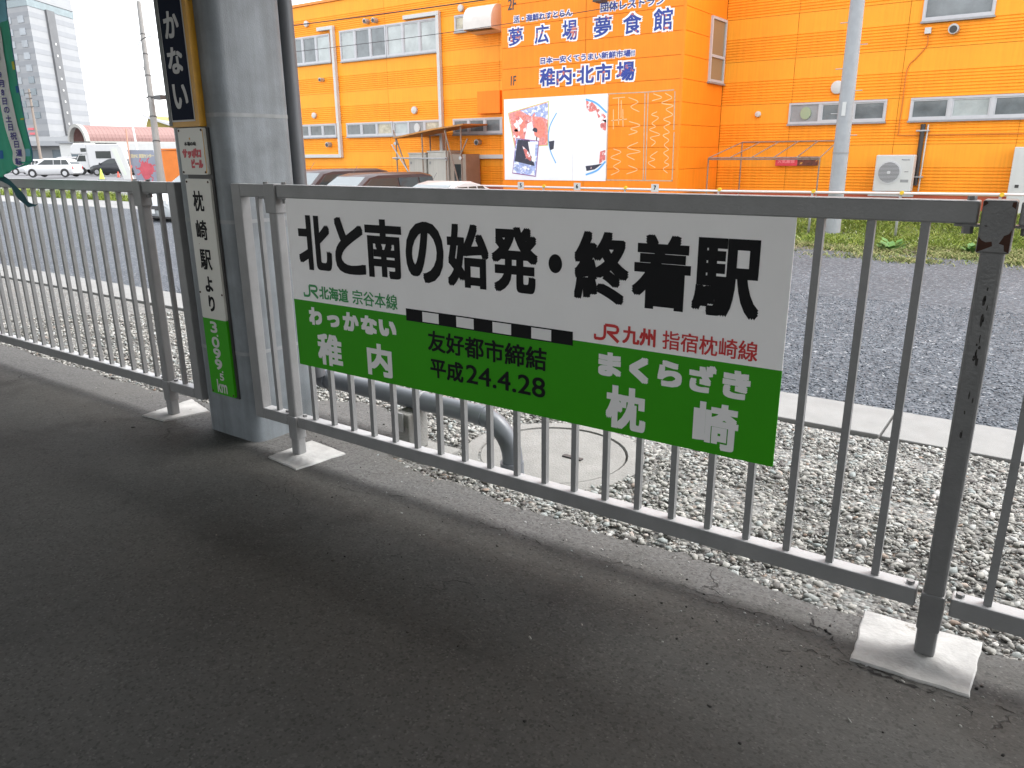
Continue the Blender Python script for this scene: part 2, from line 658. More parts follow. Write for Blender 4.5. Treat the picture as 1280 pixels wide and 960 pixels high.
def stone_mat(name, stops):
    m = bpy.data.materials.new(name)
    m.use_nodes = True
    n, l = m.node_tree.nodes, m.node_tree.links
    b = n['Principled BSDF']
    b.inputs['Roughness'].default_value = 0.85
    a = n.new('ShaderNodeAttribute')
    a.attribute_name = 'shade'
    cr = n.new('ShaderNodeValToRGB')
    els = cr.color_ramp.elements
    els[0].position, els[0].color = stops[0][0], tuple(stops[0][1]) + (1,)
    els[1].position, els[1].color = stops[-1][0], tuple(stops[-1][1]) + (1,)
    for p, c in stops[1:-1]:
        e = els.new(p)
        e.color = tuple(c) + (1,)
    l.new(a.outputs['Fac'], cr.inputs[0])
    t = n.new('ShaderNodeTexNoise')
    t.inputs['Scale'].default_value = 90
    t.inputs['Detail'].default_value = 3
    r = n.new('ShaderNodeMapRange')
    r.inputs[1].default_value = 0.3
    r.inputs[2].default_value = 0.7
    r.inputs[3].default_value = 0.82
    r.inputs[4].default_value = 1.12
    l.new(t.outputs['Fac'], r.inputs[0])
    sc = n.new('ShaderNodeVectorMath')
    sc.operation = 'SCALE'
    l.new(cr.outputs[0], sc.inputs[0])
    l.new(r.outputs[0], sc.inputs['Scale'])
    l.new(sc.outputs[0], b.inputs['Base Color'])
    return m


WSTONE = stone_mat('white_stones', [(0.0, (0.055, 0.05, 0.048)), (0.10, (0.15, 0.145, 0.135)), (0.35, (0.245, 0.24, 0.22)),
                                    (0.7, (0.315, 0.31, 0.285)), (0.82, (0.22, 0.245, 0.24)), (0.96, (0.42, 0.41, 0.39)),
                                    (1.0, (0.22, 0.16, 0.12))])
GSTONE = stone_mat('grey_stones', [(0.0, (0.045, 0.052, 0.062)), (0.4, (0.088, 0.100, 0.117)), (0.93, (0.135, 0.150, 0.168)),
                                   (1.0, (0.30, 0.31, 0.32))])

_bm = bmesh.new()
bmesh.ops.create_icosphere(_bm, subdivisions=1, radius=1)
ICO_V = np.array([v.co[:] for v in _bm.verts])
ICO_F = np.array([[v.index for v in f.verts] for f in _bm.faces])
_bm.free()


def stones(name, pts, sizes, m, flat=0.65):
    """many angular stones as one mesh; pts (n,3), sizes (n,)"""
    n = len(pts)
    nv = len(ICO_V)
    prot = np.stack([ICO_V * (1 + rng.uniform(-0.28, 0.28, (nv, 1))) for _ in range(24)])
    V = prot[rng.integers(0, 24, n)]
    ax = rng.uniform(0.6, 1.0, (n, 1, 3))
    ax[:, :, 0] *= rng.uniform(1.0, 1.8, (n, 1))
    ax[:, :, 2] *= flat
    V = V * ax
    a = rng.uniform(0, 2 * pi, n)
    tl = rng.uniform(-0.6, 0.6, n)
    x = V[:, :, 0] * np.cos(tl)[:, None] - V[:, :, 2] * np.sin(tl)[:, None]
    z = V[:, :, 0] * np.sin(tl)[:, None] + V[:, :, 2] * np.cos(tl)[:, None]
    y = V[:, :, 1]
    V = np.stack([x * np.cos(a)[:, None] - y * np.sin(a)[:, None], x * np.sin(a)[:, None] + y * np.cos(a)[:, None], z], 2)
    V = V * sizes[:, None, None] + pts[:, None, :]
    Fc = (ICO_F[None] + (np.arange(n) * nv)[:, None, None]).reshape(-1, 3)
    me = bpy.data.meshes.new(name)
    me.vertices.add(n * nv)
    me.vertices.foreach_set('co', V.reshape(-1))
    nf = len(Fc)
    me.loops.add(nf * 3)
    me.loops.foreach_set('vertex_index', Fc.reshape(-1).astype(np.int32))
    me.polygons.add(nf)
    me.polygons.foreach_set('loop_start', np.arange(nf, dtype=np.int32) * 3)
    me.update(calc_edges=True)
    at = me.attributes.new('shade', 'FLOAT', 'POINT')
    at.data.foreach_set('value', np.repeat(rng.uniform(0, 1, n), nv).astype(np.float32))
    me.materials.append(m)
    return link(name, me)


# platform top: irregular outer edge
EDGE = [(-30, .2), (-10, .24), (-6.2, .22), (-4.4, .2), (-3.9, .23), (-3.5, .25), (-3.36, .55), (-3.0, .72), (-2.78, .70), (-2.58, .66),
        (-2.46, .48), (-2.33, .24), (-2.0, .165), (-1.34, .14), (-.73, .14), (-.39, .10), (.1, .12), (3, .13), (14, .13)]


def edge_y(x):
    return np.interp(x, [e[0] for e in EDGE], [e[1] for e in EDGE])


ex = np.concatenate([np.linspace(-30, -7, 40), np.linspace(-6.9, 2, 420), np.linspace(2.2, 14, 20)])
ey = edge_y(ex) + rng.normal(0, 0.006, len(ex)) + 0.018 * np.sin(ex * 9.3) * np.sin(ex * 3.1 + 1)
mb = MB()
n_ = len(ex)
vs = [(x, y, 0.0) for x, y in zip(ex, ey)] + [(x, y + 0.012, -0.12) for x, y in zip(ex, ey)] + [(x, -9.0, 0.0) for x in ex]
fs = [(i, i + 1, n_ + i + 1, n_ + i) for i in range(n_ - 1)] + [(2 * n_ + i, 2 * n_ + i + 1, i + 1, i) for i in range(n_ - 1)]
mb.add(vs, fs)
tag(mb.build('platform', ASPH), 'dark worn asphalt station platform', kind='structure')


def gz(y):
    """height of the white gravel bed and the lot behind"""
    return np.interp(y, [0.0, 0.3, 1.0, 2.4, 2.56, 3.1, 12, 16, 60], [-0.03, -0.04, -0.075, -0.275, -0.31, -0.285, -0.36, -0.33, -0.25])


ys = [0.05, 0.3, 0.6, 1.0, 1.5, 2.0, 2.4, 2.60]
mb = MB()
xs = np.linspace(-40, 14, 60)
vs = [(x, y, float(gz(y)) - 0.007) for y in ys for x in xs]
k = len(xs)
mb.add(vs, [(j * k + i, j * k + i + 1, (j + 1) * k + i + 1, (j + 1) * k + i) for j in range(len(ys) - 1) for i in range(k - 1)])
tag(mb.build('gravel_bed', WG), kind='structure')
mb = MB()
ys = [3.09, 6, 9, 12.05]
xs = np.linspace(-60, 14, 30)
k = len(xs)
vs = [(x, y, float(gz(y))) for y in ys for x in xs]
mb.add(vs, [(j * k + i, j * k + i + 1, (j + 1) * k + i + 1, (j + 1) * k + i) for j in range(len(ys) - 1) for i in range(k - 1)])
tag(mb.build('gravel_lot', GG), kind='structure')
PAVE = mat('pale_paving', (0.20, 0.20, 0.195), 0.9, 0, 0.1, 1.5, 0.2, 30)
SOIL = mat('earth', (0.085, 0.08, 0.07), 0.95, 0, 0.3, 2.0, 0.5, 20)
FARG = mat('far_asphalt', (0.11, 0.11, 0.115), 0.9, 0, 0.12, 0.4)
mb = MB()
mb.add([(-120, 12.0, -0.372), (-14.5, 12.0, -0.372), (-14.5, 14.2, -0.335), (-120, 14.2, -0.335)], [(0, 1, 2, 3)])
tag(mb.build('pavement', PAVE), kind='structure')


def bank(y):
    return np.interp(y, [3.1, 12.0, 13.0, 13.6, 16.6, 17.7], [-.285, -.365, -.36, -.33, -.03, 0.0])


mb = MB()
ys = [12.04, 13.0, 13.6, 15.0, 16.6, 17.58]
vs = [(x, y, float(bank(y))) for y in ys for x in (-14.49, 14)]
mb.add(vs, [(2 * i, 2 * i + 1, 2 * i + 3, 2 * i + 2) for i in range(len(ys) - 1)])
mb.add([(-22, 14.19, -0.345), (-14.49, 14.19, -0.345), (-14.49, 17.58, -0.32), (-22, 17.58, -0.32)], [(0, 1, 2, 3)])
tag(mb.build('verge', SOIL), kind='structure')
mb = MB()
mb.box(-1500, 900, -900, 1500, -1.2, -0.42)
tag(mb.build('ground', FARG), kind='structure')
mb = MB()
mb.add([(-400, 14.25, -0.33), (-22.01, 14.25, -0.33), (-22.01, 60, -0.2), (-22.01, 260, -0.15), (-400, 260, -0.15), (-400, 60, -0.2)], [(0, 1, 2, 3, 4, 5)])
tag(mb.build('car_park', FARG), kind='structure')

# white stones between the platform and the kerb
N = 100000
px = -7.5 + 8.9 * rng.uniform(0, 1, N) ** 0.8
py = rng.uniform(0.02, 2.56, N)
ok = (py > edge_y(px) - 0.012 + 0.01 * rng.normal(0, 1, N)) & ~((np.hypot(px + 1.79, py - 0.80) < 0.42)) \
    & ~((px > -2.62) & (px < -2.12) & (py > .28) & (py < .60)) & ~((px > -3.38) & (px < -2.88) & (py < .42))
px, py = px[ok], py[ok]
sz = 0.0045 + 0.0150 * rng.uniform(0, 1, len(px)) ** 4.5
pz = gz(py) + rng.uniform(-0.006, 0.006, len(px)) + 0.012 * np.sin(px * 5) * np.sin(py * 7 + px)
o = stones('gravel', np.stack([px, py, pz], 1), sz, WSTONE)
tag(o, 'pale crushed stone gravel lying between platform and concrete kerb', 'gravel', kind='stuff')
# grey stones on the lot, nearest few metres
N = 42000
px = rng.uniform(-9, 2.6, N)
py = 3.12 + 4.2 * rng.uniform(0, 1, N) ** 1.3
sz = 0.006 + 0.006 * rng.uniform(0, 1, N) ** 2
o = stones('lot_gravel', np.stack([px, py, gz(py) + rng.uniform(-0.002, 0.004, N)], 1), sz, GSTONE)
tag(o, 'dark grey crushed stone covering the car lot', 'gravel', kind='stuff')
# loose bits on the asphalt by the edge
N = 900
px = rng.uniform(-5, 1.6, N)
py = edge_y(px) - 0.02 - np.abs(rng.normal(0, 0.25, N)) ** 1.2
keep = rng.uniform(0, 1, N) < np.clip((px + 4) / 4, 0.15, 1)
px, py = px[keep], py[keep]
o = stones('loose_grit', np.stack([px, py, np.full(len(px), 0.001)], 1), 0.0015 + 0.0045 * rng.uniform(0, 1, len(px)) ** 3, WSTONE)
tag(o, 'loose grit scattered on the platform edge', 'grit', kind='stuff')

N = 420
px = rng.uniform(-4.5, 1.2, N)
py = edge_y(px) - 0.05 - np.abs(rng.normal(0, 0.45, N))
keep = rng.uniform(0, 1, N) < np.clip((px + 4) / 4, 0.15, 1)
px, py = px[keep], py[keep]
DSTONE = stone_mat('dark_crumbs', [(0.0, (0.012, 0.011, 0.010)), (1.0, (0.05, 0.045, 0.04))])
o = stones('asphalt_crumbs', np.stack([px, py, np.full(len(px), 0.001)], 1), 0.002 + 0.005 * rng.uniform(0, 1, len(px)) ** 3, DSTONE)
tag(o, 'dark broken asphalt crumbs on the platform', 'crumbs', kind='stuff')

# kerb of concrete slabs
kerb = empty('kerb', (0, 2.568, -0.28), kind='structure')
kx = [-0.66 + 2.0 * i for i in range(-24, 6)]
kme = None
for i, x in enumerate(kx):
    if kme is None:
        o = MB().box(0.006, 1.994, 0, 0.535, -0.12, 0).build('kerb_slab', KERB, kerb, bevel=0.006)
        kme = o.data
    else:
        o = link('kerb_slab', kme, None, kerb)
    o.location = (x, 0, 0.003 * sin(i * 2.3))

# cracks in the asphalt (thin open joints)
CR = mat('crack_dark', (0.012, 0.011, 0.010), 0.95)
mb = MB()


def crack(x0, y0, x1, y1, wd=0.004, n=30, j=0.006):
    wd *= .6
    P = []
    for i in range(n + 1):
        t = i / n
        P.append((x0 + (x1 - x0) * t + random.gauss(0, j), y0 + (y1 - y0) * t + random.gauss(0, j) + .012 * sin(t * 9 + x0 * 7) * (1 if j > .0045 else 0)))
    L = len(mb.v)
    for i, (a, b) in enumerate(P):
        d = Vector((P[min(i + 1, n)][0] - P[max(i - 1, 0)][0], P[min(i + 1, n)][1] - P[max(i - 1, 0)][1])).normalized()
        ww = wd * max(0.0, random.uniform(-.3, 1.2)) * (1 - abs(2 * i / n - 1) ** 3)
        mb.v.append((a - d.y * ww, b + d.x * ww, 0.0012))
        mb.v.append((a + d.y * ww, b - d.x * ww, 0.0012))
    for i in range(n):
        mb.f.append((L + 2 * i, L + 2 * i + 1, L + 2 * i + 3, L + 2 * i + 2))


crack(-0.30, -0.115, 0.02, -0.135, 0.0045, j=0.004)
crack(0.02, -0.11, 0.4, -0.16, 0.004)
crack(-0.30, -0.09, -0.42, 0.03, 0.009, j=0.006)
crack(-0.3, -.13, .01, -.15, .012, j=.004)
crack(-0.33, -0.04, -0.75, -0.06, 0.003)
crack(-0.62, -0.02, -1.1, -0.03, 0.003)
crack(-0.5, -0.18, -0.26, -0.13, 0.003)
crack(-1.2, -0.06, -1.65, -0.03, 0.003)
crack(-1.8, 0.0, -2.35, -0.16, 0.003)
crack(-2.76, -0.09, -2.75, 0.17, 0.004, j=0.003)
crack(-3.79, -0.09, -3.81, 0.24, 0.004, j=0.003)
crack(-3.52, 0.16, -3.83, 0.24, 0.004, j=0.003)
crack(-2.48, 0.15, -2.78, 0.20, 0.0035, j=0.003)
crack(-2.5, -0.2, -2.2, -0.35, 0.003)
o = mb.build('asphalt_cracks', CR)
tag(o, kind='structure')


# concrete pads round the railing posts
def pad(cx, cy, q, label):
    bm = bmesh.new()
    n = 10
    loop = []
    for k in range(4):
        a, b = Vector(q[k]), Vector(q[(k + 1) % 4])
        for i in range(n):
            p = a.lerp(b, i / n)
            if i:
                p = p + Vector((random.gauss(0, 0.0016), random.gauss(0, 0.0016)))
            loop.append(p)
    c = Vector((sum(p[0] for p in q) / 4, sum(p[1] for p in q) / 4))
    rings = []
    for s_, z in ((1.0, -0.06), (1.0, 0.003), (0.975, 0.0075), (0.6, 0.0085), (0.25, 0.013)):
        rings.append([bm.verts.new((c.x + (p.x - c.x) * s_, c.y + (p.y - c.y) * s_, z + random.gauss(0, 0.0004))) for p in loop])
    for a, b in zip(rings, rings[1:]):
        for i in range(len(a)):
            bm.faces.new((a[i], a[(i + 1) % len(a)], b[(i + 1) % len(a)], b[i]))
    bm.faces.new(rings[-1])
    bmesh.ops.recalc_face_normals(bm, faces=bm.faces)
    me = bpy.data.meshes.new('concrete_pad')
    bm.to_mesh(me)
    bm.free()
    me.materials.append(SLAB)
    me.shade_smooth()
    me.set_sharp_from_angle(angle=radians(35))
    o = link('concrete_pad', me)
    tag(o, label, 'concrete pad', 'white concrete pads round the railing posts')


pad(0, 0, [(-.290, .141), (-.273, -.121), (.004, -.108), (.009, .161)], 'white square concrete pad under the dark chipped post at right')
pad(0, 0, [(-2.741, .167), (-2.749, -.079), (-2.528, -.105), (-2.487, .144)], 'white concrete pad just right of the steel column')
pad(0, 0, [(-3.807, .226), (-3.778, -.082), (-3.600, -.068), (-3.539, .156)], 'white concrete pad just left of the steel column')

# manhole, support block and pipe beyond the railing
mh = empty('manhole', (-1.79, .80, -.06), 'round concrete manhole cover in the gravel behind the green sign', 'manhole')
mb = MB()
n = 40
vs, fs = [], []
for r_, z in ((.425, -.1), (.43, 0.002), (.355, 0.006), (.350, -.02)):
    for k in range(n):
        t = 2 * pi * k / n
        vs.append((r_ * cos(t), r_ * sin(t), z))
for j in range(3):
    for k in range(n):
        fs.append((j * n + k, j * n + (k + 1) % n, (j + 1) * n + (k + 1) % n, (j + 1) * n + k))
mb.add(vs, fs)
mb.build('collar', CONC, mh)
MB().disc((0, 0, -.012), .343, 'z', .03, 40).build('lid', CONC, mh, bevel=0.004)
MB().box(.06, .16, -.012, .012, .0035, .010).build('lid_handle', DARK, mh)
pb = empty('pipe_support', (-2.37, .44, -.04), 'grey concrete block holding up the drain pipe behind the railing', 'pipe support')
MB().box(-.20, .20, -.10, .14, -.06, -.006).build('base_slab', CONC, pb, bevel=.006)
MB().box(-.055, .045, -.045, .09, -.006, .185).build('block', CONC, pb, bevel=.008)
MB().box(-.016, .016, -.055, -.0455, .10, .19).build('bracket', GALV, pb)
dp = empty('drain_pipe', (-2.98, .46, 0), 'thick grey drain pipe running low behind the railing and bending into the ground', 'pipe')
pts = [(0.02, .03, .195), (.4, .03, .193), (.70, .03, .191), (1.0, .03, .189)]
arc = [(1.0 + .17 * sin(t), .03 + .01 * (1 - cos(t)), .019 + .17 * cos(t)) for t in np.linspace(0.15, pi / 2, 8)]
MB().tube(pts + arc + [(1.17, .04, -.07)], .045, 20).build('pipe', PVC, dp, smooth=True)
MB().tube([(1.168, .038, .0), (1.17, .04, -.06)], .052, 20).build('collar', PVC, dp, smooth=True)
MB().tube([(.665, .03, .192), (.675, .03, .192)], .0485, 20).build('clamp', GALV, dp, smooth=True)
MB().tube([(.985, .03, .190), (1.03, .03, .187)], .048, 20).build('joint', PVC, dp, smooth=True)
MB().tube([(.02, .03, .195), (-.03, .03, .195)], .052, 20).build('socket', PVC, dp, smooth=True)

# steel column
col = empty('steel_column', (-3.13, .19, 0), 'thick square steel platform column with rounded corners and pale weld seams', 'column')


def rsq(hx, hy, r, z0, z1, n=6):
    mb = MB()
    ring = []
    for (sx, sy, a0) in ((1, 1, 0), (-1, 1, pi / 2), (-1, -1, pi), (1, -1, 3 * pi / 2)):
        for k in range(n + 1):
            t = a0 + pi / 2 * k / n
            ring.append((sx * (hx - r) + r * cos(t), sy * (hy - r) + r * sin(t)))
    m = len(ring)
    vs = [(x, y, z0) for x, y in ring] + [(x, y, z1) for x, y in ring]
    mb.add(vs, [(k, (k + 1) % m, m + (k + 1) % m, m + k) for k in range(m)] + [tuple(range(m - 1, -1, -1)), tuple(range(m, 2 * m))])
    return mb


rsq(.2, .185, .055, -.02, 3.0).build('shaft', PILLAR, col, smooth=True)
for z in (.43, 1.025, 1.47, 2.2):
    rsq(.2015, .1865, .056, z - .008, z + .008).build('weld_seam', SEAM, col, smooth=True)
dn = empty('downpipe', (-2.995, .43, 0), 'dark grey rainwater downpipe running down behind the steel column', 'pipe')
MB().tube([(-.0, 0, 3.0), (0, 0, .32), (.01, .01, .22)], .04, 18).build('pipe', DARKPIPE, dn, smooth=True)
MB().tube([(0, 0, .9), (0, 0, .96)], .045, 18).build('joint', DARKPIPE, dn, smooth=True)

# ------------------------------------------------------------------ railings
ZT, ZL = 1.190, .195          # top of top rail, top of bottom rail
RH = .052
RD = .05
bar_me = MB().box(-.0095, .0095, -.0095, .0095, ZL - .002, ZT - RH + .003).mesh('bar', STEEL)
bolt_me = MB().disc((0, 0, .005), .010, 'z', .010, 6).mesh('bolt', STEELP)


def bolt(parent, x, y, z):
    o = link('bolt', bolt_me, None, parent)
    o.location = (x, y, z)


def post(parent, x, m, detail=True):
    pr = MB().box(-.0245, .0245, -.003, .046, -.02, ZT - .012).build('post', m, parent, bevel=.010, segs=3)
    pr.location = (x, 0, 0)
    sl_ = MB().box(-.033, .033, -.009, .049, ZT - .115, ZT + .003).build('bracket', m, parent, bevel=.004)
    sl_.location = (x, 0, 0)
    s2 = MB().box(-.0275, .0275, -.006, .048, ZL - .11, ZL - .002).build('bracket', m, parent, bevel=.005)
    s2.location = (x, 0, 0)
    for sx in (-1, 1):
        MB().box(min(sx * .034, sx * .085), max(sx * .034, sx * .085), .005, .045, ZT - RH - .006, ZT - RH - .001).build('bracket_tab', m, parent).location = (x, 0, 0)
        bolt(parent, x + sx * .058, .025, ZT - .0005)
        b = link('bolt', bolt_me, None, parent)
        b.location = (x + sx * .058, .025, ZT - RH - .003)
        b.rotation_euler = (pi, 0, 0)
        b.scale = (1.2, 1.2, 2.0)
        bolt(parent, x + sx * .058, .025, ZL - .0005)
    return pr


def rail(parent, x0, x1, name, z, left_mitre=False, right_mitre=False):
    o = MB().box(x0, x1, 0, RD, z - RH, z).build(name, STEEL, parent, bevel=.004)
    return o


def stile(parent, x0, x1):
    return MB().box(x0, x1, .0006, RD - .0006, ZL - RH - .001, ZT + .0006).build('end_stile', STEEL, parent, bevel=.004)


rr = empty('metal_railing', (0, 0, 0), 'grey metal railing right of the column, carrying the green and white sign', 'railing',
           'grey railings along the platform edge')
PX = [-2.654, -.116, 2.42]
GAP = .036
stile(rr, -2.918, -2.858)
rail(rr, -2.857, PX[0] - GAP, 'top_rail', ZT)
rail(rr, -2.857, PX[0] - GAP, 'bottom_rail', ZL)
for a, b in ((PX[0] + GAP, PX[1] - GAP - .004), (PX[1] + GAP + .004, PX[2] - GAP), (PX[2] + GAP, 4.9)):
    rail(rr, a, b, 'top_rail', ZT)
    rail(rr, a, b, 'bottom_rail', ZL)
xs_ = [-2.768] + [-2.524 + .1191 * i for i in range(20)] + [.003 + .1175 * i for i in range(20)] + [2.55 + .1175 * i for i in range(19)]
for x in xs_:
    o = link('bar', bar_me, None, rr)
    o.location = (x, .025, 0)
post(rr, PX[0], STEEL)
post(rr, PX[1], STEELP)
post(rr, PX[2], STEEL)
# orange and yellow shims showing in the gaps at the dark post
# chipped rust patches on the bracket
for P in ([(-.031, ZT - .113), (-.002, ZT - .098), (-.004, ZT - .088), (-.016, ZT - .09), (-.024, ZT - .086), (-.031, ZT - .078)],
          [(.010, ZT - .092), (.018, ZT - .074), (.026, ZT - .07), (.031, ZT - .060), (.031, ZT - .112), (.022, ZT - .108), (.02, ZT - .095)],
          [(-.031, ZT - .012), (-.022, ZT - .004), (-.026, ZT), (-.032, ZT)], [(.023, ZT - .010), (.031, ZT - .016), (.031, ZT), (.024, ZT - .001)]):
    o = MB().prism(P, -.0096, -.0092).build('rust_patch', RUST, rr)
    o.location = (PX[1], 0, 0)
mb = MB()
for k in range(22):
    x = .003 + random.gauss(0, .0045)
    z = random.choice([random.uniform(.84, 1.04), random.uniform(.60, 1.04)])
    w_, h_ = random.uniform(.001, .0035), random.uniform(.003, .016)
    P = [(x + w_ * cos(t) * random.uniform(.6, 1.2), z + h_ * sin(t) * random.uniform(.7, 1.2)) for t in np.linspace(0, 2 * pi, 9)[:-1]]
    if all(abs(p[0]) < .014 for p in P):
        mb.prism(P, -.0036, -.0032)
o = mb.build('paint_chip', mat('bare_dark_metal', (.03, .027, .025), .7), rr)
o.location = (PX[1], 0, 0)
tag(o, kind='stuff')

lr = empty('metal_railing', (-3.4, 0, 0), 'grey metal railing left of the column, partly behind the green banner', 'railing',
           'grey railings along the platform edge')
PL = [-3.652, -6.19, -8.72]


def L_(o):
    o.matrix_parent_inverse = Matrix.Translation((3.4, 0, 0))
    return o


n0 = len(COL.objects)
before = set(COL.objects)
stile(lr, -3.402, -3.342)
rail(lr, PL[0] + GAP, -3.403, 'top_rail', ZT)
rail(lr, PL[0] + GAP, -3.403, 'bottom_rail', ZL)
for a, b in ((PL[1] + GAP, PL[0] - GAP), (PL[2] + GAP, PL[1] - GAP), (-11.2, PL[2] - GAP)):
    rail(lr, a, b, 'top_rail', ZT)
    rail(lr, a, b, 'bottom_rail', ZL)
for x in [-3.512] + [-3.765 - .1140 * i for i in range(21)] + [-6.30 - .114 * i for i in range(21)] + [-8.84 - .114 * i for i in range(20)]:
    o = link('bar', bar_me, None, lr)
    o.location = (x, .025, 0)
for p in PL:
    post(lr, p, STEEL)
for o in set(COL.objects) - before:
    L_(o)

# ------------------------------------------------------------------ main sign on the railing
sg = empty('station_sign', (-1.56, -.004, .79), 'long white and green friendship sign with big black Japanese title fixed to the railing', 'sign')
SX0, SX1, SZ0, SZ1 = -2.575, -.556, .445, 1.150
before = set(COL.objects)
YS = .006      # face of the board, just behind the rail face
MB().box(SX0, SX1, YS, YS + .004, .728, 1.150).build('white_panel', SIGNW, sg)
MB().box(SX0, SX1, YS, YS + .004, SZ0, .7279).build('green_panel', SIGNG, sg)
y = YS - .0012
# title, one character at a time
title = [('北', -2.515, -2.320), ('と', -2.300, -2.135), ('南', -2.129, -1.943), ('の', -1.925, -1.746), ('始', -1.729, -1.549),
         ('発', -1.536, -1.351), ('終', -1.215, -1.027), ('着', -1.016, -.833), ('駅', -.826, -.633)]
ttl = lettering(sg, [(c, a, b, .858, 1.075, dict(bold=.0070)) for c, a, b in title], BLACK, y)
MB().disc((-1.285, y - .0004, .967), .025, 'y', .0006, 24, .030).build('middle_dot', BLACK, sg)
JRW = .0095


def jr(parent, x0, x1, z0, z1, m):
    """railway letters J and R in one stroke"""
    w_, h_ = x1 - x0, z1 - z0
    f = lambda u, v: (x0 + u * w_, z0 + v * h_)
    mb = MB()
    yy = y - .0002
    mb.ribbon([f(.42, .93), f(.42, .38), f(.40, .22), f(.34, .12), f(.24, .08), f(.0, .08)], JRW, yy)
    mb.ribbon([f(.02, .06), f(.02, .34)], JRW * .8, yy - .00005)
    mb.ribbon([f(.42, .93), f(.80, .93), f(.90, .89), f(.94, .78), f(.94, .68), f(.90, .57), f(.80, .53), f(.50, .53)], JRW, yy - .0001)
    mb.ribbon([f(.56, .53), f(.98, .02)], JRW * 1.15, yy - .00015)
    me = mb.mesh('railway_emblem', m)
    link('railway_emblem', me, None, parent)


jr(sg, -2.506, -2.420, .744, .797, JRG)
lettering(sg, [('北海道', -2.412, -2.243, .744, .797, dict(bold=.0016)), ('宗谷本線', -2.220, -1.980, .742, .800, dict(bold=.0007))], JRG, y)
jr(sg, -1.138, -1.052, .741, .795, JRR)
lettering(sg, [('九州', -1.041, -.931, .742, .797, dict(bold=.0018)), ('指宿枕崎線', -.909, -.625, .742, .799, dict(bold=.0007))], JRR, y)
lettering(sg, [('わ', -2.487, -2.408, .630, .704, dict(bold=.0050)), ('っ', -2.377, -2.305, .634, .684, dict(bold=.0050)),
               ('か', -2.284, -2.195, .630, .706, dict(bold=.0050)), ('な', -2.182, -2.094, .630, .704, dict(bold=.0050)),
               ('い', -2.084, -1.993, .634, .697, dict(bold=.0060)), ('稚', -2.449, -2.302, .466, .600, dict(bold=.0050)),
               ('内', -2.159, -2.025, .466, .598, dict(bold=.0055)),
               ('ま', -1.122, -1.041, .628, .706, dict(bold=.0050)), ('く', -1.014, -.948, .624, .706, dict(bold=.0060)),
               ('ら', -.919, -.841, .628, .708, dict(bold=.0050)), ('ざ', -.819, -.737, .628, .712, dict(bold=.0050)),
               ('き', -.718, -.637, .626, .710, dict(bold=.0050)), ('枕', -1.091, -.952, .462, .603, dict(bold=.0055)),
               ('崎', -.798, -.662, .462, .603, dict(bold=.0050))], PWHITE, y)
lettering(sg, [('友好都市締結', -1.836, -1.316, .607, .686, dict(bold=.0018)), ('平成', -1.829, -1.672, .507, .583, dict(bold=.0020)),
               ('24.4.28', -1.659, -1.321, .512, .582, dict(bold=.0012))], BLACK, y)
MB().box(-1.938, -1.217, y - .0004, y, .709, .755).build('track_symbol', BLACK, sg)
for k in range(4):
    a = -1.938 + .721 * (1 + 2 * k) / 9 + .001
    MB().box(a, a + .078, y - .0009, y - .0005, .7135, .7505).build('track_symbol_block', PWHITE, sg)
for o in set(COL.objects) - before:
    o.matrix_parent_inverse = Matrix.Translation((1.56, .004, -.79))

# ------------------------------------------------------------------ plates on the column
NAVY = mat('enamel_navy', (0.008, 0.011, 0.026), 0.65, spec=0.1)
YEL = mat('enamel_yellow', (0.50, 0.25, 0.012), 0.4, 0, 0.12, 14, chips=((.16, .07, .02), .68, 30))
PLW = mat('enamel_white', (0.56, 0.55, 0.50), 0.35, 0, 0.05, 6, chips=((.20, .09, .03), .75, 30))
BEERR = mat('print_beer_red', (0.48, 0.02, 0.035), 0.4)
CHALK = mat('print_grey_white', (0.46, 0.45, 0.44), 0.45)
YP = .005 - .012


def plate_poly(x0, x1, z0, z1, r, n=4):
    P = []
    for (cx, cz, a0) in ((x1 - r, z1 - r, 0), (x0 + r, z1 - r, pi / 2), (x0 + r, z0 + r, pi), (x1 - r, z0 + r, 3 * pi / 2)):
        for k in range(n + 1):
            t = a0 + pi / 2 * k / n
            P.append((cx + r * cos(t), cz + r * sin(t)))
    return P


nb = empty('station_name_plate', (0, 0, 0), 'tall navy enamel plate with white hiragana and yellow border high on the steel column', 'plate')
MB().prism(plate_poly(-3.262, -3.040, 1.424, 2.62, .004), YP - .022, .004).build('board', YEL, nb)
MB().prism(plate_poly(-3.262, -3.238, 1.43, 2.615, .003), YP - .024, YP - .0222).build('side_strip', STEELP, nb)
MB().prism(plate_poly(-3.236, -3.066, 1.446, 2.60, .002), YP - .0236, YP - .0222).build('border_line', CHALK, nb)
MB().prism(plate_poly(-3.230, -3.072, 1.453, 2.594, .002), YP - .0252, YP - .0238).build('navy_field', NAVY, nb)
lettering(nb, [('か', -3.204, -3.098, 1.776, 1.880, dict(bold=.0035)), ('な', -3.208, -3.100, 1.637, 1.742, dict(bold=.0035)),
               ('い', -3.200, -3.095, 1.498, 1.598, dict(bold=.0035)), ('っ', -3.190, -3.110, 1.925, 1.99, dict(bold=.006)),
               ('わ', -3.208, -3.100, 2.06, 2.165, dict(bold=.006))], CHALK, YP - .0260)
br = empty('advert_plate', (0, 0, 0), 'small white enamel beer advert plate with red katakana below the navy name plate', 'plate')
MB().prism(plate_poly(-3.226, -3.040, 1.226, 1.420, .008), YP - .012, .004).build('board', PLW, br)
MB().prism([(-3.049, 1.232), (-3.0405, 1.236), (-3.0405, 1.415), (-3.046, 1.41), (-3.0445, 1.35), (-3.047, 1.30), (-3.044, 1.26)], YP - .0128, YP - .0122).build('rust_edge', YEL, br)
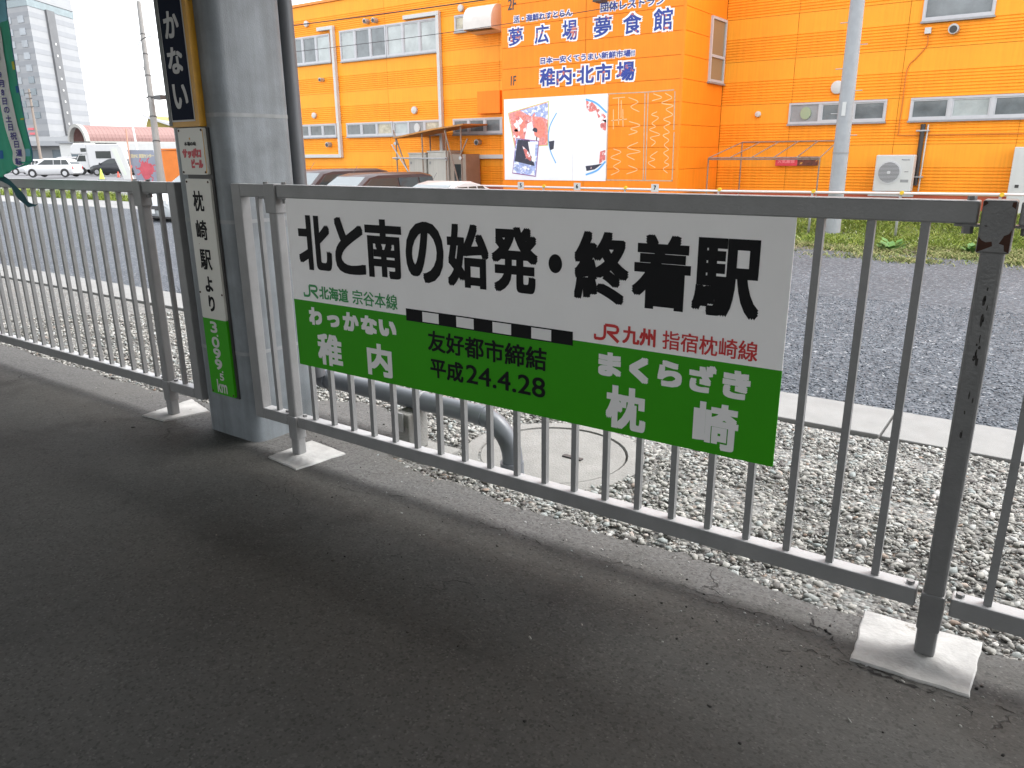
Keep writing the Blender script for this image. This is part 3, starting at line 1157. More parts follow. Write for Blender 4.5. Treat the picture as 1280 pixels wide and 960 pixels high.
lettering(br, [('サッポロ', -3.208, -3.068, 1.295, 1.336, dict(bold=.0032, shear=.1)), ('ビール', -3.150, -3.064, 1.253, 1.292, dict(bold=.0032, shear=.1))], BEERR, YP - .0126)
lettering(br, [('本場の味', -3.186, -3.098, 1.346, 1.364, dict(bold=.0006))], BLACK, YP - .0126)
P = []
for k in range(10):
    r_ = .0075 if k % 2 == 0 else .0032
    P.append((-3.142 + r_ * sin(pi * k / 5), 1.376 + r_ * cos(pi * k / 5)))
MB().prism(P, YP - .0126, YP - .0121).build('star', YEL, br)
km = empty('distance_plate', (0, 0, 0), 'tall white and green plate with black Japanese text and white distance figures', 'plate')
MB().prism(plate_poly(-3.220, -3.040, .58, 1.208, .008), YP - .008, .004).build('white_panel', PLW, km)
MB().prism(plate_poly(-3.220, -3.040, .212, .5796, .004), YP - .008, .004).build('green_panel', SIGNG, km)
YK = YP - .0088
lettering(km, [('枕', -3.178, -3.100, 1.068, 1.157, dict(bold=.0020)), ('崎', -3.182, -3.100, .942, 1.030, dict(bold=.0020)),
               ('駅', -3.180, -3.094, .808, .900, dict(bold=.0020)), ('よ', -3.166, -3.108, .706, .778, dict(bold=.0028)),
               ('り', -3.156, -3.110, .615, .690, dict(bold=.0028))], BLACK, YK)
lettering(km, [('3', -3.168, -3.116, .514, .568, dict(bold=.0020)), ('.', -3.126, -3.114, .497, .508), ('0', -3.170, -3.112, .443, .495, dict(bold=.0020)),
               ('9', -3.168, -3.112, .389, .440, dict(bold=.0020)), ('9', -3.166, -3.111, .336, .387, dict(bold=.0020)), ('.', -3.120, -3.109, .323, .333),
               ('5', -3.141, -3.109, .284, .319, dict(bold=.0012)), ('km', -3.170, -3.094, .222, .286, dict(bold=.0014))], CHALK, YK)
MB().box(-3.212, -3.026, -.0035, .008, .205, 1.42).build('shade_backing', DARK, km)  # dark backing behind the plates, standing in for their shade on the column
rv = MB().disc((0, 0, 0), .005, 'y', .003, 8).mesh('rivet', RUST)
for p_, q_ in ((br, [(-3.216, 1.41), (-3.052, 1.41), (-3.216, 1.236), (-3.052, 1.236)]), (km, [(-3.21, 1.195), (-3.052, 1.195), (-3.213, .70), (-3.047, .70), (-3.21, .222), (-3.05, .222)])):
    for a, b in q_:
        o = link('rivet', rv, None, p_)
        o.location = (a, YP - (.0125 if p_ is br else .0085), b)

# ------------------------------------------------------------------ green banner
fl = empty('event_banner', (-4.45, -.25, 1.2), 'green cloth banner with white strip of Japanese dates hanging in front of the left railing', 'banner')


def wave(u, z):
    """cloth surface: u = x, returns y"""
    return -.25 + .012 * sin(u * 17 + z * 2.2) + .006 * sin(z * 6.1 + u * 5) + .005 * sin(u * 41 + z * 3)


def fx(z):
    """right edge of cloth"""
    return float(np.interp(z, [1.18, 1.22, 1.33, 1.45, 1.62, 1.79, 1.98, 2.3, 3.0], [-4.25, -4.13, -4.098, -4.125, -4.125, -4.098, -4.022, -4.0, -4.0]))


def cloth(name, m, xa, xb, za, zb, dy, nx=8, nz=40, shape=None):
    """patch of the cloth; xa, xb are offsets left of the right edge"""
    mb = MB()
    vs = []
    for j in range(nz + 1):
        z = za + (zb - za) * j / nz
        e = fx(z)
        a, b = xa, xb
        if shape:
            a, b = shape(z, xa, xb)
        for i in range(nx + 1):
            x = e - (a + (b - a) * i / nx)
            vs.append((x, wave(x, z) + dy, max(z, 1.285 - (e - x) * .24)))
    k = nx + 1
    mb.add(vs, [(j * k + i, j * k + i + 1, (j + 1) * k + i + 1, (j + 1) * k + i) for j in range(nz) for i in range(nx)])
    me = mb.mesh(name, m, smooth=True)
    o = link(name, me, None, fl)
    o.matrix_parent_inverse = Matrix.Translation((4.45, .25, -1.2))
    return o


def fcloth(name, col):
    return mat(name, col, .8, 0, .08, 9)


FG = fcloth('banner_green', (.05, .42, .26))
cl = cloth('cloth', FG, 0.0, .60, 1.19, 2.9, 0, 40, 90)
cloth('hem', fcloth('banner_blue', (.015, .09, .33)), -.001, .006, 1.2, 2.9, -.0015, 1, 60)
cloth('light_blue_patch', fcloth('banner_sky', (.20, .52, .62)), .0062, .55, 1.905, 2.05, -.002, 30, 12)
cloth('yellow_stripe', fcloth('banner_yellow', (.60, .60, .06)), .0065, .036, 1.70, 1.735, -.0022, 4, 6)
cloth('yellow_stripe', fcloth('banner_yellow', (.60, .60, .06)), .0065, .06, 1.478, 1.486, -.0022, 6, 3)
cloth('blue_patch', fcloth('banner_blue2', (.02, .16, .42)), .0065, .05, 1.60, 1.63, -.0022, 4, 5)
cloth('light_blue_patch', fcloth('banner_sky', (.10, .42, .42)), .02, .14, 1.31, 1.345, -.0022, 8, 5)
cloth('blue_patch', fcloth('banner_blue2', (.02, .16, .42)), .10, .135, 1.225, 1.26, -.0022, 4, 5)
cloth('blue_patch', fcloth('banner_blue2', (.02, .16, .42)), .27, .50, 1.30, 1.34, -.0022, 12, 5)


def strip_shape(z, a, b):
    t = np.clip((z - 1.262) / .04, 0, 1)
    h = sqrt(max(0.0, 1 - (1 - t) ** 2))
    mid = (a + b) / 2
    off = float(np.interp(z, [1.26, 1.45, 1.65, 2.0], [0, .01, .035, .085]))
    return mid + off - (b - a) / 2 * h, mid + off + (b - a) / 2 * h


cloth('date_strip', fcloth('banner_white', (.80, .82, .78)), .078, .155, 1.262, 1.895, -.0045, 6, 60, strip_shape)
mb = MB()
tx = '運行日7月21日~9月8日の土日祝日運転'
zz = 1.286
for i, c in enumerate(reversed(tx)):
    co, fs = raw_text(c)
    mn, mx = co.min(0), co.max(0)
    hh, ww = .034, .034
    sc_ = .036
    c2 = (co - (mn + mx) / 2) * sc_ * (1.0 if c not in '~' else .8)
    if c == '~':
        c2 = np.stack([c2[:, 1], -c2[:, 0]], 1)
    zc = zz + i * .040
    if zc > 1.88:
        break
    off = float(np.interp(zc, [1.26, 1.45, 1.65, 2.0], [0, .01, .035, .085]))
    xc = fx(zc) - (.1165 + off)
    for dx, dz in ((0, 0), (.0012, 0), (-.0012, 0), (0, .0012), (0, -.0012)):
        mb.add([(xc + p[0] + dx, wave(xc + p[0], zc + p[1]) - .008, zc + p[1] + dz) for p in c2], fs)
me = bpy.data.meshes.new('lettering')
me.from_pydata(mb.v, [], mb.f)
o = link('lettering', me, fcloth('banner_purple', (.10, .09, .32)), fl)
o.matrix_parent_inverse = Matrix.Translation((4.45, .25, -1.2))
o = MB().tube([(-5.25, .03, 1.20), (-4.75, -.25, 1.30), (-4.72, -.25, 1.36), (-4.72, -.25, 3.0)], .011, 10).build('pole', WHITEM, fl, smooth=True)
o.matrix_parent_inverse = Matrix.Translation((4.45, .25, -1.2))
mb = MB()
P = bez([(-4.60, -.24, 1.22), (-4.52, -.2, 1.17), (-4.47, -.18, 1.10), (-4.44, -.16, 1.06), (-4.38, -.15, 1.065)], 6)
vs = []
for i, p in enumerate(P):
    ww = .02 + .012 * sin(i * .7)
    vs += [(p.x - ww, p.y, p.z - .004), (p.x + ww, p.y + .01, p.z + .012)]
mb.add(vs, [(2 * i, 2 * i + 1, 2 * i + 3, 2 * i + 2) for i in range(len(P) - 1)])
o = mb.build('tie_ribbon', fcloth('banner_dark', (.02, .08, .10)), fl, smooth=True)
o.matrix_parent_inverse = Matrix.Translation((4.45, .25, -1.2))

# ------------------------------------------------------------------ unseen canopy and rear wall, shaped to shade the platform
CAN = mat('unseen_canopy_underside', (0.30, 0.30, 0.29), 0.8, 0, .08, 2)
cn = empty('unseen_canopy', (0, -3, 2.95), 'unseen flat canopy roof over the platform, sized for its shade', 'canopy')
MB().box(-34, 13, -7.2, 3.95, .05, .17).build('roof', CAN, cn)
MB().box(-34, 13, 3.75, 3.90, -.12, .049).build('unseen_edge_beam', CAN, cn)
for x in range(-33, 13, 3):
    MB().box(x, x + .1, -7.2, 3.74, -.10, .049).build('rafter', CAN, cn)
st = empty('shade_wall', (0, -9.6, 0), 'long dark wall added behind the viewer to cut light', 'wall')
MB().box(-30, 13, -.25, 0, -.3, 1.15).build('wall', mat('shade_wall', (.10, .10, .095), .8, 0, .1, 2), st)  # added out of view to cut the light from behind

# ------------------------------------------------------------------ orange market building
YW, YB, XC, XL = 17.6, 15.13, -7.43, -12.43
ZB = .375
mk = empty('market_building', (0, 0, 0), 'large bright orange metal clad market hall with blue and white Japanese lettering', 'building')
JO = mat('panel_joint', (.60, .19, .012), .8)
# core behind the panels
MB().box(-26, XC - .02, YW + .03, 30, -.4, 6.30).build('wall_core', JO, mk)
MB().box(XC - .02, 9, YW + .031, 30, -.4, 9.0).build('wall_core', JO, mk)
MB().box(XL + .03, XC - .03, YB + .03, YW + .029, -.4, 9.0).build('wall_core', JO, mk)
ROWS = [.375, 1.43, 2.41, 3.40, 4.36, 5.33, 6.27]
_pm = {}


def panel(x0, x1, z0, z1, ribbed=True, m=ORANGE):
    """siding panel: lower half ribbed, upper half smooth"""
    w_, h_ = round(x1 - x0, 3), round(z1 - z0, 3)
    k = (w_, h_, ribbed, m.name)
    if k not in _pm:
        g = .005
        prof = [(0, g)]
        if ribbed:
            nr = 8
            hh = h_ * .52
            for i in range(nr):
                a = g + hh * i / nr
                d = hh / nr
                prof += [(0, a + .01), (0.0, a + d * .52), (.018, a + d * .62), (.018, a + d * .92)]
        prof += [(0, g + (h_ * .53 if ribbed else .01)), (0, h_ - g)]
        vs = []
        for yy, zz in prof:
            vs += [(g, yy, zz), (w_ - g, yy, zz)]
        n = len(prof)
        L = 2 * n
        vs += [(g, .03, g), (w_ - g, .03, g), (g, .03, h_ - g), (w_ - g, .03, h_ - g)]
        fs = [(2 * i, 2 * i + 1, 2 * i + 3, 2 * i + 2) for i in range(n - 1)]
        fs += [(L, L + 1, 1, 0), (2 * n - 2, 2 * n - 1, L + 3, L + 2)]
        mb = MB()
        mb.add(vs, fs)
        _pm[k] = mb.mesh('panel', m)
    o = link('panel', _pm[k], None, mk)
    o.location = (x0, YW, z0)
    return o


for c in ((-26, -23.5), (-23.5, -18.87), (-18.87, -14.3), (-14.3, XL - .005)):
    for a, b in zip(ROWS, ROWS[1:]):
        panel(c[0], c[1], a, b)
ROWR = ROWS[:-1] + [6.30, 7.27, 8.2]
for c in ((XC + .005, -5.70), (-5.70, -3.36), (-3.36, -1.02), (-1.02, 1.32), (1.32, 3.66), (3.66, 6.0)):
    for a, b in zip(ROWR, ROWR[1:]):
        panel(c[0], c[1], a, b)
ROWB = [.38, .93, 1.42, 1.91, 2.40, 2.89, 3.39, 3.89, 4.38, 4.87, 5.36, 5.85, 6.34, 6.83, 7.3, 7.8, 8.3]
for c in ((XL, -9.95), (-9.95, XC - .002)):
    for a, b in zip(ROWB, ROWB[1:]):
        o = panel(c[0], c[1], a, b, False, ORANGEB)
        o.location = (c[0], YB, a)
for a, b in zip(ROWB, ROWB[1:]):
    o = panel(0, YW - YB - .01, a, b, False, ORANGEB)
    o.location = (XC, YB + .004, a)
    o.rotation_euler = (0, 0, pi / 2)
    o = panel(0, YW - YB - .01, a, b, False, ORANGEB)
    o.location = (XL, YW - .005, a)
    o.rotation_euler = (0, 0, -pi / 2)
MB().box(-26, XL - .01, YW - .03, YW + .028, -.4, .372).build('plinth', REDBASE, mk)
MB().box(XC + .004, 9, YW - .03, YW + .028, -.4, .372).build('plinth', REDBASE, mk)
MB().box(XL - .01, XC + .003, YB - .03, YB + .028, -.4, .372).build('plinth', REDBASE, mk)
MB().box(-26, XL - .01, YW - .05, YW + .3, 6.275, 6.36).build('roof_trim', mat('orange_trim', (.70, .22, .02), .5), mk)
MB().box(-26, 9, YW - .045, YW - .031, .345, .372).build('drip_rail', mat('pale_trim', (.70, .42, .22), .6), mk)
MB().box(XC - .06, XC + .012, YB - .012, YB + .01, .38, 8.3).build('corner_trim', ORANGEB, mk)


def window(x0, x1, z0, z1, n, kinds=None, yp=YW, sill=True, t=.045):
    """band of n panes in pale aluminium frames; kinds: g glass, l pale glass, p papered, v vent panel, s green glazed vent"""
    kinds = kinds or 'g' * n
    fr = MB()
    y0, y1 = yp - .055, yp + .028
    fr.box(x0, x1, y0, y1, z1 - t, z1)
    fr.box(x0, x1, y0, y1, z0, z0 + t)
    wd = (x1 - x0) / n
    for i in range(n + 1):
        xm = x0 + wd * i
        a = x0 if i == 0 else (x1 - t if i == n else xm - t * .8)
        b = x0 + t if i == 0 else (x1 if i == n else xm + t * .8)
        fr.box(a, b, y0 + .004, y1, z0 + t, z1 - t)
    f = fr.build('window', ALU, mk)
    for i, kd in enumerate(kinds):
        a, b = x0 + wd * i + t * .8, x0 + wd * (i + 1) - t * .8
        c, d = z0 + t, z1 - t
        if kd in 'glp':
            # sash frame inside
            s = .028
            sh_ = MB()
            sh_.box(a, b, yp - .04, yp - .01, d - s, d).box(a, b, yp - .04, yp - .01, c, c + s)
            sh_.box(a, a + s, yp - .04, yp - .01, c + s, d - s).box(b - s, b, yp - .04, yp - .01, c + s, d - s)
            sh_.build('sash', ALU, f)
            MB().box(a + s, b - s, yp - .022, yp - .016, c + s, d - s).build('pane', {'g': GLASS, 'l': GLASSL, 'p': GLASSP}[kd], f)
        else:
            MB().box(a, b, yp - .03, yp - .016, c, d).build('vent_panel', ALUS, f)
            MB().disc(((a + b) / 2 + .04, yp - .045, (c + d) / 2), .12, 'y', .05, 24, .14).build(
                'fan_cover', mat('green_fan', (.30, .36, .22), .5) if kd == 's' else WHITEM, f)
    if sill:
        MB().box(x0 - .02, x1 + .02, yp - .075, yp - .002, z0 - .04, z0 - .001).build('sill', ALUS, f)
    return f


window(-23.55, -21.45, 4.40, 5.30, 3, 'ggl')
window(-20.95, -18.80, 4.37, 5.33, 3, 'lgg')
window(-18.78, -16.64, 4.37, 5.33, 3, 'lll')
window(-15.93, -15.32, 4.85, 5.31, 1, 'p')
window(-23.55, -21.43, 1.94, 2.39, 3, 'ggg')
window(-20.91, -18.70, 1.93, 2.38, 3, 'ggp')
window(-18.67, -16.62, 1.92, 2.37, 3, 'lvp')
window(-16.10, -13.60, 1.91, 2.37, 4, 'gggg')
window(-5.73, -3.59, 1.93, 2.40, 3, 'sgg')
window(-3.11, .0, 1.93, 2.40, 4, 'glgg')
window(-3.11, -1.78, 3.93, 5.0, 1, 'g')
window(2.0, 4.2, 1.93, 2.40, 3, 'ggg')
# tall two light window on the side of the block
f = MB().box(XC - .01, XC + .05, 16.60, 16.66, 2.92, 4.36).box(XC - .01, XC + .05, 17.48, 17.54, 2.92, 4.36).box(XC - .01, XC + .05, 16.66, 17.48, 4.30, 4.36) \
    .box(XC - .01, XC + .05, 16.66, 17.48, 2.92, 2.98).box(XC - .01, XC + .052, 16.66, 17.48, 3.47, 3.53).build('window', ALU, mk)
MB().box(XC + .002, XC + .02, 16.665, 17.475, 3.535, 4.295).build('pane', mat('brown_glass', (.24, .19, .12), .15), f)
MB().box(XC + .002, XC + .02, 16.665, 17.475, 2.985, 3.465).build('pane', mat('brown_glass', (.24, .19, .12), .15), f)
MB().box(XC + .0, XC + .08, 16.57, 17.57, 2.88, 2.918).build('sill', ALUS, f)
# things inside the upper right window
for i, (x, c, h_) in enumerate([(-2.75, (.5, .05, .06), .5), (-2.5, (.6, .6, .6), .4), (-2.3, (.3, .3, .32), .3), (-2.1, (.62, .68, .3), .26), (-1.92, (.62, .68, .3), .26)]):
    pass
# round vents, caps, boxes
for nme, x, z, r_ in (('vent', -22.56, 5.70, .10), ('vent', -22.53, 2.69, .10), ('vent', -17.70, 2.69, .115), ('vent', -15.67, 5.49, .10), ('vent', -4.68, 2.70, .145), ('vent', -6.47, 2.18, .07)):
    MB().disc((x, YW - .04, z), r_, 'y', .09, 24).build(nme, WHITEM, mk, smooth=True, bevel=.02)
for x, z, r_ in ((-19.60, 5.50, .075), (-19.21, 5.49, .075), (-21.95, 3.85, .065), (-21.83, 1.68, .085), (-15.09, 1.66, .085), (-2.47, 3.72, .10)):
    v = MB().disc((x, YW - .09, z), r_, 'y', .18, 20).build('exhaust_cap', GALV, mk, smooth=True)
    MB().disc((x, YW - .184, z - .01), r_ * .72, 'y', .012, 20).build('opening', DARK, v)
MB().box(-3.02, -2.90, YW - .09, YW, 3.68, 3.80).build('junction_box', WHITEM, mk)
cp = bez([(-2.96, YW - .02, 3.69), (-2.95, YW - .02, 3.45), (-3.12, YW - .02, 3.22), (-3.27, YW - .02, 3.0), (-3.28, YW - .02, 2.3), (-3.28, YW - .02, 1.72), (-3.22, YW - .02, 1.63), (-2.5, YW - .02, 1.62), (-.5, YW - .02, 1.61), (3, YW - .02, 1.6)], 6)
MB().tube(cp, .012, 6).build('cable', mat('orange_conduit', (.55, .17, .02), .6), mk)
MB().tube([(-2.80, YW - .05, 1.85), (-2.80, YW - .05, .55)], .05, 10).build('insulated_pipe', DARK, mk, smooth=True)
MB().tube([(-2.70, YW - .05, 1.84), (-2.72, YW - .05, .42)], .016, 8).build('cable', WHITEM, mk, smooth=True)
for z in (1.70, .72):
    MB().box(-2.92, -2.66, YW - .11, YW - .002, z, z + .03).build('pipe_clamp', GALV, mk)
# white ducts on the left wall
for pts in ([(-21.98, 5.46), (-21.25, 5.46), (-21.25, 1.29), (-23.6, 1.29)], [(-17.96, 5.44), (-16.55, 5.44), (-16.55, -.3)]):
    mb = MB()
    for (a, b), (c, d) in zip(pts, pts[1:]):
        mb.box(min(a, c) - .055, max(a, c) + .055, YW - .13, YW - .002 , min(b, d) - .055, max(b, d) + .055) if False else None
    hw = .058
    for i, ((a, b), (c, d)) in enumerate(zip(pts, pts[1:])):
        if abs(a - c) > abs(b - d):
            mb.box(min(a, c) + (hw if i > 0 and a > c else 0) - (0 if (i > 0 and a > c) else 0), max(a, c) + (hw if i == 0 else -hw), YW - .13, YW - .002, b - hw, b + hw)
        else:
            mb.box(a - hw, a + hw, YW - .131, YW - .002, min(b, d) - hw, max(b, d) - hw - .001)
    mb.build('duct', WHITEM, mk, bevel=.01)
MB().box(-15.60, XL - .3, YW - .12, YW - .002, 1.17, 1.29).build('duct', WHITEM, mk, bevel=.01)
MB().box(-23.58, -23.45, YW - .12, YW - .003, -.3, 1.22).build('duct', WHITEM, mk)
MB().box(-15.05, -14.20, YW - .14, YW - .002, 2.48, 3.12).build('service_box', ORANGEB, mk, bevel=.01)
# curved hood on the left wall by the block
mb = MB()
P = [(YW - .002, 5.42)] + [(YW - .25 - .40 * sin(t), 4.98 + .44 * cos(t)) for t in np.linspace(0, pi / 2, 8)] + [(YW - .65, 4.76), (YW - .002, 4.70)]
vs = [(x, a, b) for x in (-15.12, -14.1) for a, b in P]
n = len(P)
mb.add(vs, [tuple(range(n)), tuple(range(2 * n - 1, n - 1, -1))] + [(k, (k + 1) % n, n + (k + 1) % n, n + k) for k in range(n)])
hd = mb.build('exhaust_hood', mat('hood_metal', (.60, .58, .54), .5, .2, .08, 3), mk)
MB().box(-15.06, -14.16, YW - .60, YW - .05, 4.735, 4.742).build('opening', DARK, hd)
# lettering painted on the block
BLU = mat('faded_blue_paint', (0.02, 0.045, 0.26), .6, 0, .2, 6, chips=((.50, .13, .10), .585, 5.5))
BLUS = mat('small_blue_paint', (0.03, 0.05, 0.25), .6, 0, .2, 6, chips=((.45, .13, .10), .69, 7))
LWH = mat('lettering_outline_white', (.80, .78, .76), .6, 0, .05, 5)
big = [('夢', -12.20, -11.76, 3.93, 4.34), ('広', -11.40, -10.99, 3.92, 4.34), ('場', -10.60, -10.18, 3.92, 4.37), ('夢', -9.73, -9.26, 3.92, 4.36),
       ('食', -8.96, -8.50, 3.92, 4.36), ('館', -8.20, -7.74, 3.92, 4.38)]
mid = [('稚', -11.25, -10.79, 2.92, 3.33), ('内', -10.76, -10.32, 2.92, 3.33), ('・', -10.29, -10.21, 3.08, 3.17), ('北', -10.18, -9.70, 2.92, 3.33),
       ('市', -9.66, -9.22, 2.92, 3.34), ('場', -9.10, -8.62, 2.92, 3.34)]
sml = [('活・海鮮れすとらん', -12.04, -10.33, 4.45, 4.61), ('団体レストラン', -9.56, -7.95, 4.45, 4.65), ('日本一安くてうまい新鮮市場!!', -11.23, -8.64, 3.44, 3.59)]
lettering(mk, [(a, b - .035, c + .035, d - .035, e + .035, dict(bold=.042)) for a, b, c, d, e in big + mid] +
          [(a, b - .018, c + .018, d - .018, e + .018, dict(bold=.022)) for a, b, c, d, e in sml], LWH, YB - .003, 'letter_outline')
lettering(mk, [(a, b, c, d, e, dict(bold=.009)) for a, b, c, d, e in big] + [(a, b, c, d, e, dict(bold=.014)) for a, b, c, d, e in mid], BLU, YB - .007)
lettering(mk, [(a, b, c, d, e, dict(bold=.005)) for a, b, c, d, e in sml], BLUS, YB - .007)
lettering(mk, [('2F', -12.22, -11.95, 4.76, 5.02, dict(bold=.006, shear=.1)), ('1F', -12.15, -11.97, 2.99, 3.22, dict(bold=.006, shear=.1))], DARK, YB - .003)
MB().box(-9.50, -9.28, YB - .5, YB - .2, 4.60, 4.80).tube([(-9.39, YB, 4.72), (-9.39, YB - .25, 4.72)], .03, 8).build('floodlight', DARK, mk)
# food poster in three boards, part of it peeled
po = empty('food_poster', (0, 0, 0), 'white seafood poster board with crab photo on the orange wall, right part peeled away', 'poster')
PW = mat('poster_white', (.80, .79, .80), .5, 0, .03, 2)
MB().box(-12.36, -10.262, YB - .012, YB - .003, .645, 2.665).build('board', PW, po)
MB().box(-10.256, -9.31, YB - .012, YB - .003, .645, 2.665).build('board', PW, po)


def quad(name, P, m, yy):
    return MB().prism(P, yy, yy + .0008).build(name, m, po)


def blob(cx, cz, rx, rz_, n=26, j=.12):
    return [(cx + rx * cos(t) * random.uniform(1 - j, 1 + j), cz + rz_ * sin(t) * random.uniform(1 - j, 1 + j)) for t in np.linspace(0, 2 * pi, n)[:-1]]


def grow(P, g):
    cx, cz = sum(p[0] for p in P) / 4, sum(p[1] for p in P) / 4
    return [(cx + (a - cx) * g, cz + (b - cz) * g) for a, b in P]


CRAB = mat('crab_print', (.72, .26, .24), .5, 0, .35, 16, chips=((.86, .72, .70), .60, 9))
CRABB = mat('crab_shell_print', (.80, .22, .16), .5, 0, .25, 20)
SEA = mat('sea_print', (.32, .38, .62), .5, 0, .4, 10, chips=((.78, .78, .84), .52, 8))
INK = mat('ink_print', (.03, .03, .05), .5, 0, .3, 10, chips=((.6, .4, .4), .66, 8))
MEAT = mat('fish_print', (.62, .16, .14), .5, 0, .4, 9, chips=((.86, .80, .80), .53, 7))
GREENB = mat('lime_border', (.50, .60, .12), .5)
PURP = mat('purple_border', (.25, .05, .22), .5)
SKYB = mat('plate_rim_blue', (.12, .38, .72), .5)
yq = YB - .0135
Q = [(-12.24, 2.33), (-10.97, 2.57), (-10.99, 1.50), (-12.03, 1.45)]
quad('photo_border', Q, GREENB, yq)
quad('crab_photo', grow(Q, .97), CRAB, yq - .001)
quad('crab_photo_detail', [(-11.85, 2.37), (-11.0, 2.53), (-11.0, 2.12), (-11.2, 2.2), (-11.5, 2.22)], SEA, yq - .002)
for cx, cz, a in ((-11.87, 2.02, .19), (-11.25, 1.92, .18)):
    quad('crab_shell', blob(cx, cz, a, a * 1.35, j=.05), CRABB, yq - .003)
for cx, cz in ((-11.87, 2.02), (-11.25, 1.92)):
    for k in range(12):
        t = random.uniform(0, 2 * pi)
        p0 = (cx + .17 * cos(t), cz + .22 * sin(t))
        p1 = (cx + .27 * cos(t + .15), cz + .33 * sin(t + .15))
        p2 = (cx + .33 * cos(t - .1), cz + .42 * sin(t - .1))
        if all(-12.15 < p[0] < -11.02 and 1.55 < p[1] < 2.3 for p in (p0, p1, p2)):
            link('crab_leg', MB().ribbon([p0, p1, p2], .035, yq - .0025 - .0001 * k).mesh('crab_leg', CRABB), None, po)
for k in range(16):
    cx, cz = random.uniform(-12.0, -11.1), random.uniform(1.55, 2.3)
    if cx < -11.95 + (2.3 - cz) * .0 + .0 and cz > 2.2:
        continue
    quad('crab_photo_patch', blob(cx, cz, random.uniform(.03, .09), random.uniform(.03, .10), 9, .4), [MEAT, PW, INK, CRABB][k % 4] if k % 3 else MEAT, yq - .0029 - .00005 * k)
quad('photo_blank', [(-11.62, 2.05), (-11.48, 2.1), (-11.40, 1.75), (-11.25, 1.68), (-11.28, 1.45), (-11.75, 1.45), (-11.7, 1.7)], PW, yq - .0035)
Q = [(-11.98, 1.70), (-11.26, 1.62), (-11.36, .73), (-12.11, .81)]
quad('photo_border', Q, PURP, yq - .004)
quad('fish_photo', grow(Q, .955), SEA, yq - .005)
quad('fish_photo_detail', [(-11.93, 1.66), (-11.55, 1.64), (-11.40, 1.0), (-12.03, 1.12)], INK, yq - .006)
quad('fish_photo_detail', [(-11.78, 1.5), (-11.66, 1.42), (-11.48, 1.22), (-11.52, 1.12), (-11.66, 1.2)], MEAT, yq - .007)
quad('photo_blank', [(-11.6, 1.6), (-11.36, 1.60), (-11.40, 1.1), (-11.48, 1.12), (-11.55, 1.35)], PW, yq - .007)


def arc_pts(P, n=16):
    return [(p.x, p.z) for p in bez([(a, 0, b) for a, b in P], n)]


mb = MB()
mb.ribbon(arc_pts([(-10.74, 2.28), (-10.93, 1.98), (-10.98, 1.70), (-10.92, 1.38), (-10.75, 1.07)]), .03, yq - .001)
link('plate_rim', mb.mesh('plate_rim', SKYB), None, po)
mb = MB()
mb.ribbon(arc_pts([(-9.91, 2.56), (-9.62, 2.46), (-9.32, 2.23)]), .045, yq - .001)
link('plate_rim', mb.mesh('plate_rim', SKYB), None, po)
mb = MB()
mb.ribbon(arc_pts([(-9.32, 1.11), (-9.55, .90), (-9.87, .79)]), .045, yq - .001)
link('plate_rim', mb.mesh('plate_rim', SKYB), None, po)
quad('fish_photo_detail', [(-9.90, 2.53), (-9.72, 2.48), (-9.34, 2.15), (-9.33, 2.0), (-9.55, 2.12), (-9.62, 2.3), (-9.78, 2.25), (-9.88, 2.35)], MEAT, yq - .0015)
quad('fish_photo_detail', [(-9.50, 2.05), (-9.33, 2.08), (-9.33, 1.82), (-9.48, 1.85)], MEAT, yq - .0015)
quad('fish_photo_detail', [(-9.48, 1.34), (-9.33, 1.38), (-9.33, 1.14), (-9.50, 1.05)], MEAT, yq - .0015)
quad('fish_photo_detail', [(-9.88, 1.0), (-9.6, 1.03), (-9.40, 1.06), (-9.62, .92), (-9.85, .88)], INK, yq - .0015)
quad('fish_photo_detail', [(-10.97, 1.6), (-10.8, 1.62), (-10.82, 1.42), (-10.93, 1.38)], INK, yq - .0015)
# glue marks where the rest of the poster was
GLUE = mat('glue_residue', (.80, .48, .22), .7, 0, .15, 8)
GREY = mat('old_tape', (.48, .34, .22), .7, 0, .2, 9)
gm = MB()
random.seed(5)
for (x0, x1, z0, z1) in ((-8.78, -8.42, .78, 2.55), (-8.22, -7.95, .78, 2.6), (-7.88, -7.62, .78, 2.6), (-9.2, -8.9, .78, 1.4)):
    z = z1
    d = 1
    P = []
    while z > z0:
        P.append((x0 + (x1 - x0) * (0.15 if d > 0 else .85) + random.gauss(0, .03), 0, z))
        z -= random.uniform(.06, .12)
        d = -d
        if random.random() < .22 and len(P) > 2:
            gm.ribbon(arc_pts([(p[0], p[2]) for p in P], 5), .018, YB - .003)
            P = []
            z -= random.uniform(0.03, .16)
    if len(P) > 2:
        gm.ribbon(arc_pts([(p[0], p[2]) for p in P], 5), .018, YB - .003)
for a, b in (((-9.18, 2.55), (-8.85, 2.56)), ((-9.2, 2.05), (-8.78, 2.07)), ((-9.02, 2.55), (-9.0, 1.95)), ((-8.9, 2.3), (-8.88, 1.9)), ((-9.15, 2.3), (-9.14, 1.85)), ((-8.95, 2.5), (-8.94, 2.1))):
    gm.ribbon([a, b], .02, YB - .0034)
me = gm.mesh('glue_marks', GLUE)
link('glue_marks', me, None, po)
gm = MB()
for a, b in (((-9.3, 2.655), (-8.30, 2.645)), ((-8.34, 2.63), (-8.30, .68)), ((-8.26, 2.63), (-8.24, .68)), ((-9.3, .67), (-7.55, .67)), ((-7.56, .67), (-7.57, 1.75)), ((-7.58, 1.8), (-7.60, 2.63)),
             ((-9.295, 2.64), (-9.295, .67)), ((-8.30, 2.645), (-7.62, 2.66))):
    gm.ribbon([a, b], .026, YB - .0038)
link('tape_marks', gm.mesh('tape_marks', GREY), None, po)

